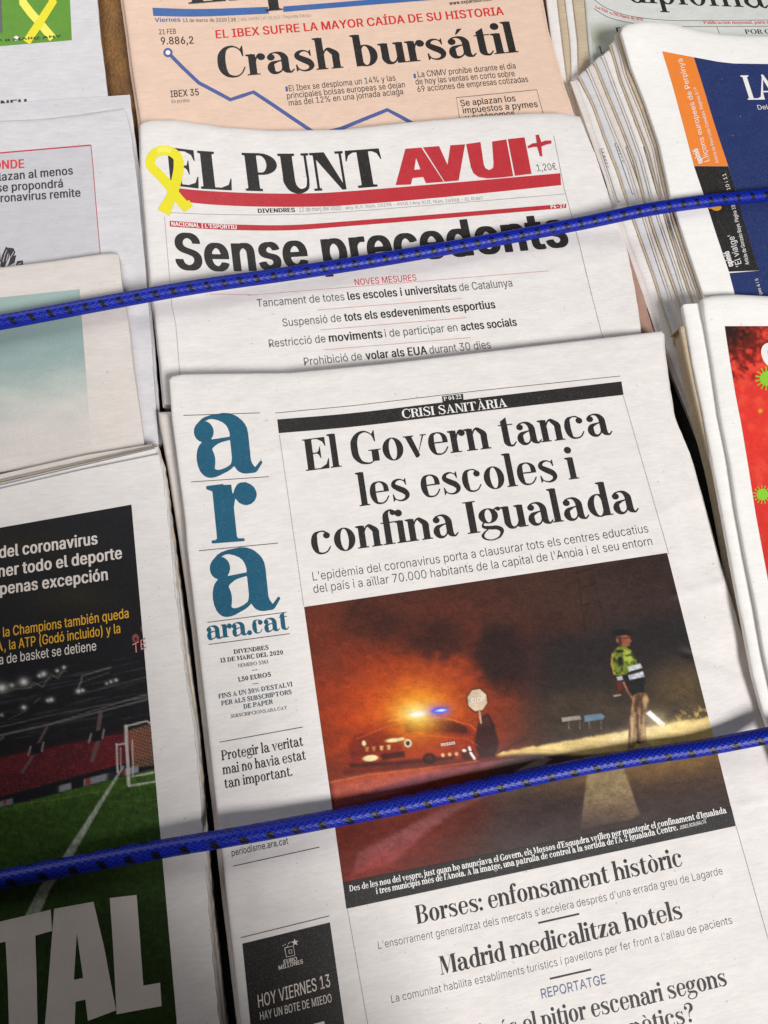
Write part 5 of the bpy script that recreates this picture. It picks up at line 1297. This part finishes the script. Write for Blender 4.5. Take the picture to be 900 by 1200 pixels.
# fanned stack under the blue front page
w7 = wave(.4 * mm, 90, 61.7)
left_edge0 = np.array([(670, 94), (684, 132), (696, 170), (710, 206), (725, 259), (739, 300), (753, 337), (769, 387), (783, 422), (811, 487), (828, 535), (850, 600)], float)
front_l = np.array([(727, 38), (739, 80), (755, 120), (772, 170), (785, 231), (805, 292), (824, 348), (846, 420), (858, 470), (872, 530), (884, 580), (896, 620)], float)
fr_k = [(0.0, (670, 94)), (.18, (679, 88)), (.34, (689, 79)), (.48, (697, 71)), (.62, (707, 64)), (.78, (716, 51)), (.90, (722, 39))]
ords = ('leftmost', 'second', 'third', 'fourth', 'fifth', 'sixth', 'seventh')
grp_l = 'folded copies fanned out left of the navy and orange front page'
A0 = interp(left_edge0, np.linspace(0, 1, 14)); A1 = interp(front_l, np.linspace(0, 1, 14))
wid = [0, .27, .45, .57, .70, .82, .91]
for k, (f_, tp) in enumerate(fr_k):
    tt = np.linspace(0, 1, 14) ** 1.0
    blend = (f_ * (1 - np.minimum(1, tt * 3)) + wid[k] * np.minimum(1, tt * 3))[:, None]
    Lk = A0 * (1 - blend) + A1 * blend
    Lk[0] = tp
    Lk[1:] += np.array([[.8 * math.sin(i * 1.3 + k * 2), 0] for i in range(13)])
    Lk = Lk[[0] + [i for i in range(1, 14) if Lk[i][1] > tp[1] + 8]]
    zt = 12 + 2.35 * k
    q = Page(('leftmost folded copy in the fanned stack beside the navy front page' if k == 0 else ords[k] + ' folded copy from the left, beside the navy front page'), (lambda x, y, z0=zt: z0 * mm + w7(x, y)), grp_l, origin=tp)
    W_ = 95 if k < 6 else 60
    rt = [(x + W_, y - 4) for x, y in Lk]
    tpe = [tuple(Lk[0]), (Lk[0][0] + 5, Lk[0][1] - 5), (Lk[0][0] + 14, Lk[0][1] - 7), rt[0]]
    rt[0] = tpe[-1]
    sheet(q, 'folded_sheet', tpe, [tuple(Lk[-1]), rt[-1]], [tuple(p) for p in Lk], rt, M[('white', 'grey', 'cream', 'grey', 'white', 'cream', 'tan')[k]], (11 if k == 0 else 2.5) * mm, fold='lt', R=(12, 11, 10, 10, 9, 6, 4)[k], seed=50 + k, rough_edge=.25)
    Li = Lk + [-2.2, 1.5]; ti = [tuple(Li[0]), (Li[0][0] + 40, Li[0][1] - 4)]
    sheet(q, 'inner_page', ti, [tuple(Li[-1]), (Li[-1][0] + 60, Li[-1][1])], [tuple(p) for p in Li], [ti[-1]] + [(x + 55, y) for x, y in Li[1:-1]] + [(Li[-1][0] + 60, Li[-1][1])], M['tan' if k % 2 else 'cream'], .9 * mm, dz=-1.5 * mm, fold='l', R=2, seed=80 + k, rough_edge=.8)
    # lines of type that run round the fold
    if k < 6:
        p0 = interp(Lk, .16 + .01 * k); p1 = interp(Lk, .28 + .005 * k)
        o_ = np.array([5.5 + .3 * k, -6.0 * (k % 2)])
        tx = Lines().rule([p0 + o_, p1 + o_], .7).rule([p0 + o_, p0 + o_ + (3, -1)], .6).rule([p1 + o_, p1 + o_ + (3, -1)], .6)
        d = (p1 - p0) / np.linalg.norm(p1 - p0)
        for j in range(5):
            a_ = p0 + o_ + (2.2, 0) + d * (3 + j * 4.4); tx.rule([a_, a_ + d * (1.4 + (j * 7 + k * 3) % 4 * .5)], .8)
        tx.put(q, 'fold_lettering', 'soft', 1)

LV = Page('newspaper with a navy and orange front page and large white serif capitals', lambda x, y: 29.5 * mm + w7(x, y) + 3 * mm * np.exp(-((y - 30 - (x - 740) * .05) / 40) ** 2) * sm(800, 740, x), origin=(850, 200))
lv_top = [(727, 38), (730, 31), (735, 28.6), (756, 25.2), (784, 26.8), (813, 34.6), (842, 40), (870, 42), (900, 42), (1060, 40)]
sheet(LV, 'front_sheet', lv_top, [(896, 620), (1060, 600)], [tuple(p) for p in front_l], [(1060, 40), (1060, 600)], M['bright'], 3 * mm, fold='lt', R=7, seed=60)
ob = Lines(); ob_l = [(776, 60), (787, 96), (799, 140), (813.4, 194.4)]; ob_r = [(813, 67), (825, 105), (838, 148), (853.4, 194.6)]
band(ob, ob_l, ob_r, 30).put(LV, 'orange_strip', 'orange', 1)
band(Lines(), [(813.4, 194.6), (826, 232), (840, 276), (854.4, 318.4)], [(853.4, 194.8), (864, 232), (876, 274), (889.4, 317)], 30).put(LV, 'black_strip', 'black', 1)
nv = [(813, 67), (842, 72.4), (860, 74.4), (900, 75), (1040, 74), (1040, 440), (886, 440), (868, 372), (854.8, 320), (889.4, 317.2), (876, 274), (864, 232), (853.6, 194.8), (838, 148), (825, 105)]
Lines().poly(nv).put(LV, 'navy_panel', 'navy', .7, maxlen=14)
Lines().serif('L', [(876.5, 117), (897, 116.6)], 30, 'text').serif('A', [(888.5, 116.8), (918, 116)], 30, 'text').serif('VANGUARDIA', [(922, 116), (1140, 113)], 30, 'text').each(LV, 'masthead', 'paperink', 2)
Lines().sans('Del 13 al 19', [(888.6, 128.4), (935, 126.4)], 5.6, 4).put(LV, 'date_line', 'paperink', 2)
op = Lines().sans('opinió', [(823.6, 190.6), (817.2, 173.4)], 6.6, 60, 'run').sans('opinió', [(859.4, 311.6), (854, 293.8)], 6.6, 60, 'run')
op.each(LV, 'section_mark', 'paperink', 3)
Lines().sans('Lliçons europees de Perpinyà', [(831.4, 188.4), (816, 130), (799.4, 68.4)], 6.0, 0, 'run').sans('Article de Pere Lluís Comellas. Pàgines 8 i 9', [(842.4, 190.4), (829, 143), (816, 102)], 3.8, 0, 'run').sans("'El viatge'", [(869.6, 311), (859.6, 274.6)], 7.4, 2, 'run').sans('Article de Gonzalo Boye. Pàgina 10', [(878, 309.6), (861, 240)], 4.4, 10, 'run').sans('10 i 11', [(856, 222), (850.4, 203)], 4.2, 0, 'run').sans('ges 4 i 5', [(893, 345), (888, 326)], 3.6, 0, 'run').each(LV, 'vertical_lettering', 'paperink', 2)
Lines().disc(834, 236, 7.6, 20, 9).put(LV, 'tan_disc', 'orange', 2)
Lines().disc(839.6, 243, 6, 16, 4).put(LV, 'tan_disc', 'cream' if False else 'gold', 3)
sk = Lines()
for _ in range(12):
    sx = RNG.uniform(845, 900); sy = RNG.uniform(85, 330)
    if sx > 858 + (sy - 195) * .25: sk.disc(sx, sy, RNG.uniform(.2, .4), 5)
sk.put(LV, 'white_speck', 'paperink', 2)['kind'] = 'stuff'

# red paper and the folds of its stack
w8 = wave(.6 * mm, 110, 71.3)
fold2 = [(799, 359), (804, 385), (811, 427), (822, 479), (837, 557), (845, 600), (859, 676), (872, 741), (881, 790), (893, 834), (915, 900), (960, 1060)]
fold3 = [(794.5, 384), (800, 412), (807, 446), (817, 490), (833, 552), (843, 600), (857, 678), (869, 742), (878, 790), (890, 836), (912, 902), (956, 1060)]
q3 = Page('yellowed folded copy showing as a thin tan strip left of the red front page', lambda x, y: 30.5 * mm + w8(x, y) * .3, origin=(800, 390))
sheet(q3, 'folded_sheet', [fold3[0], (798, 383), (870, 372)], [fold3[-1], (1060, 1060)], fold3, [(870, 372), (1060, 1060)], M['tan'], 14 * mm, fold='l', R=5, seed=70)
q2 = Page('white folded copy showing as a rounded strip left of the red front page', lambda x, y: 33 * mm + w8(x, y) * .5, origin=(805, 365))
sheet(q2, 'folded_sheet', [fold2[0], (802, 356.4), (818, 355.5), (900, 356)], [fold2[-1], (1060, 1060)], fold2, [(900, 356), (1060, 1060)], M['bright'], 3.6 * mm, fold='l', R=9, seed=71)
R_ = Page('newspaper with a red front page dotted with green viruses, at the right edge', lambda x, y: 36 * mm + w8(x, y) + 1.5 * mm * np.exp(-((y - 350) / 26) ** 2), origin=(880, 550))
r_l = [(822, 351), (824, 372), (833, 427), (843, 492), (854, 546), (862, 600), (872, 654), (885, 717), (893, 765), (902, 805), (920, 880), (965, 1060)]
sheet(R_, 'front_sheet', [(822, 351), (825, 348.6), (835, 346.6), (861, 345), (900, 347), (1060, 346)], [(965, 1060), (1060, 1060)], r_l, [(1060, 346), (1060, 1060)], M['bright'], 5 * mm, fold='lt', R=7, seed=72)
def redp(x, y):
    n = fbm(x / 10, y / 10, 4); n2 = fbm(x / 4 + 50, y / 4, 3)
    c = np.zeros(x.shape + (3,)) + np.array([224., 58, 48])
    c = over(c, (240, 92, 66), sm(.45, .75, n) * .5)
    k = sm(.62, .30, np.hypot((x - 850) / 120, (y - 380) / 110) + .55 * (n2 - .5) + .35 * (n - .5))
    c = over(c, (96, 34, 26), k * .9); c = over(c, (40, 32, 28), sm(.5, .2, np.hypot((x - 850) / 60, (y - 385) / 70) + .7 * (n2 - .5)) * .8)
    c = over(c, (176, 34, 30), sm(500, 680, y) * .35)
    return c * (.94 + .12 * n2[..., None])
picture(R_, 'red_picture', (849.4, 382.2), (1040, 382), (1040, 900), (922, 800), redp, 1.6, leftc=[(849.4, 382.2), (855, 420), (862, 462), (869, 498), (877, 546), (886, 604), (898, 668), (922, 800)])
def virus(cx, cy, r, mat, n=15):
    L = Lines().disc(cx, cy, r * .78, 22)
    for j in range(n):
        a_ = 2 * math.pi * j / n; ca, sa = math.cos(a_), math.sin(a_)
        L.rule([(cx + ca * r * .7, cy + sa * r * .7), (cx + ca * r * 1.18, cy + sa * r * 1.18)], max(.8, r * .11))
        if r > 5: L.disc(cx + ca * r * 1.2, cy + sa * r * 1.2, r * .09, 6)
    L.put(R_, 'virus', mat, 2)
virus(899, 443.5, 11, 'lime'); virus(891, 481.5, 2.8, 'gold', 7); virus(893.5, 579.5, 8.6, 'lime')
Lines().sans('O', [(897, 432), (927, 430)], 30, 40).put(R_, 'title_letter', 'paperink', 3)

# ================================================================== the two elastic cords
def cord_mat():
    m, nt, b = nmat('braided_blue_elastic')
    at = nt.nodes.new('ShaderNodeAttribute'); at.attribute_name = 'print'
    n = noise(nt, 2600, 2)
    nt.links.new(tint(nt, at.outputs['Color'], ramp(nt, n.outputs['Fac'], .3, .7, .72, 1.3)), b.inputs['Base Color'])
    b.inputs['Roughness'].default_value = .4; b.inputs['Specular IOR Level'].default_value = .28
    return m
M['cord'] = cord_mat()
def cord(label, path, r, phase, tick):
    """path rows: px, py, height of the axis above the board"""
    P = catmull(np.array([(x, y, z * 1000) for x, y, z in path], float), 40)
    A = unproject(P[:, 0], P[:, 1], P[:, 2] / 1000)
    s = np.r_[0, np.cumsum(np.linalg.norm(np.diff(A, axis=0), axis=1))]
    n = int(s[-1] / .0004)
    t = np.linspace(0, s[-1], n)
    X = np.stack([np.interp(t, s, A[:, i]) for i in range(3)], -1)
    for _ in range(30): X[1:-1] = (X[:-2] + 2 * X[1:-1] + X[2:]) / 4
    d = np.gradient(X, axis=0); d /= np.linalg.norm(d, axis=1, keepdims=True)
    up = np.array([0, 0, 1.0]); side = np.cross(d, up); side /= np.linalg.norm(side, axis=1, keepdims=True); nu = np.cross(side, d)
    K = 84; th = np.linspace(0, 2 * math.pi, K, endpoint=False)
    Tt, Th = np.meshgrid(t, th, indexing='ij')
    pitch = .0105                                     # one turn of a strand
    a = 14 * (Th / (2 * math.pi)) + Tt / .0038; b = 14 * (Th / (2 * math.pi)) - Tt / .0038
    fa = np.abs(np.sin(math.pi * a)); fb = np.abs(np.sin(math.pi * b))
    over_ = np.sin(math.pi * (a + b)) > 0
    hgt = np.where((np.floor(a) + np.floor(b)) % 2 == 0, fa, fb)
    fil = .5 + .5 * np.sin(Tt / .00050 * 1.0 * math.pi + Th * 7)                     # fine filaments
    R = r * (1 + .035 * (hgt - .6) + .012 * fil) * (1 + .012 * np.sin(Tt / .031))
    R = R + r * .01 * (RNG.random(R.shape) - .5)
    V = X[:, None, :] + R[..., None] * (np.cos(Th)[..., None] * side[:, None, :] + np.sin(Th)[..., None] * nu[:, None, :])
    # colour: blue with short dark flecks at a regular spacing
    deg = np.degrees(Th); fleck = np.zeros(Tt.shape)
    for t0, po, hw in ((58, 0, 36), (178, .5, 26), (298, .2, 30)):
        dd = np.abs((deg - t0 + 180) % 360 - 180)
        ph = ((Tt + phase) / tick + po + (deg - t0) * .0022 + .05 * np.sin(Tt / .013)) % 1.0
        fleck = np.maximum(fleck, sm(.155, .11, np.abs(ph - .5)) * sm(hw, hw - 7, dd))
    fleck = fleck * (.8 + .2 * np.sin(Tt / .00033 + Th * 9)) * (.85 + .3 * RNG.random(Tt.shape))
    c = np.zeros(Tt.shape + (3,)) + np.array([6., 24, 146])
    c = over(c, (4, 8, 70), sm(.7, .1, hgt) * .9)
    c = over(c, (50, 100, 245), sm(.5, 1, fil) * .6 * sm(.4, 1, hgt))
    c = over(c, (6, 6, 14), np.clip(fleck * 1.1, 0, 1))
    idx = np.arange(n * K).reshape(n, K); nx = np.roll(idx, -1, 1)
    f = np.stack([idx[:-1], nx[:-1], nx[1:], idx[1:]], -1).reshape(-1, 4)
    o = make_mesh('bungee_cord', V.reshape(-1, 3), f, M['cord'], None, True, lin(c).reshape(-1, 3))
    o['label'] = label; o['category'] = 'elastic cord'; o['group'] = 'blue elastic cords holding the papers down'
    return o
cord('upper blue braided elastic cord with black flecks, stretched over the yellow-ribbon daily',
     [(-60, 387, .0255), (0, 378, .0250), (110, 357.5, .0250), (225, 337, .0255), (340, 320.5, .0250), (450, 303.5, .0245), (580, 281, .0250), (680, 262, .0270), (760, 245.5, .0318), (830, 235.5, .0338), (900, 228.5, .0338), (980, 219, .0338)], .0043, 0, .0105)
cord('lower blue braided elastic cord with black flecks, crossing the night photograph',
     [(-60, 1041, .0335), (0, 1031, .0330), (80, 1015.5, .0330), (150, 1002, .0335), (215, 990.5, .0350), (260, 983, .0355), (330, 970.5, .0340), (450, 947.5, .0315), (560, 924, .0312), (675, 900, .0312), (760, 885.5, .0312), (825, 876, .0312), (900, 862, .0375), (980, 848, .0410)], .0045, .004, .0138)
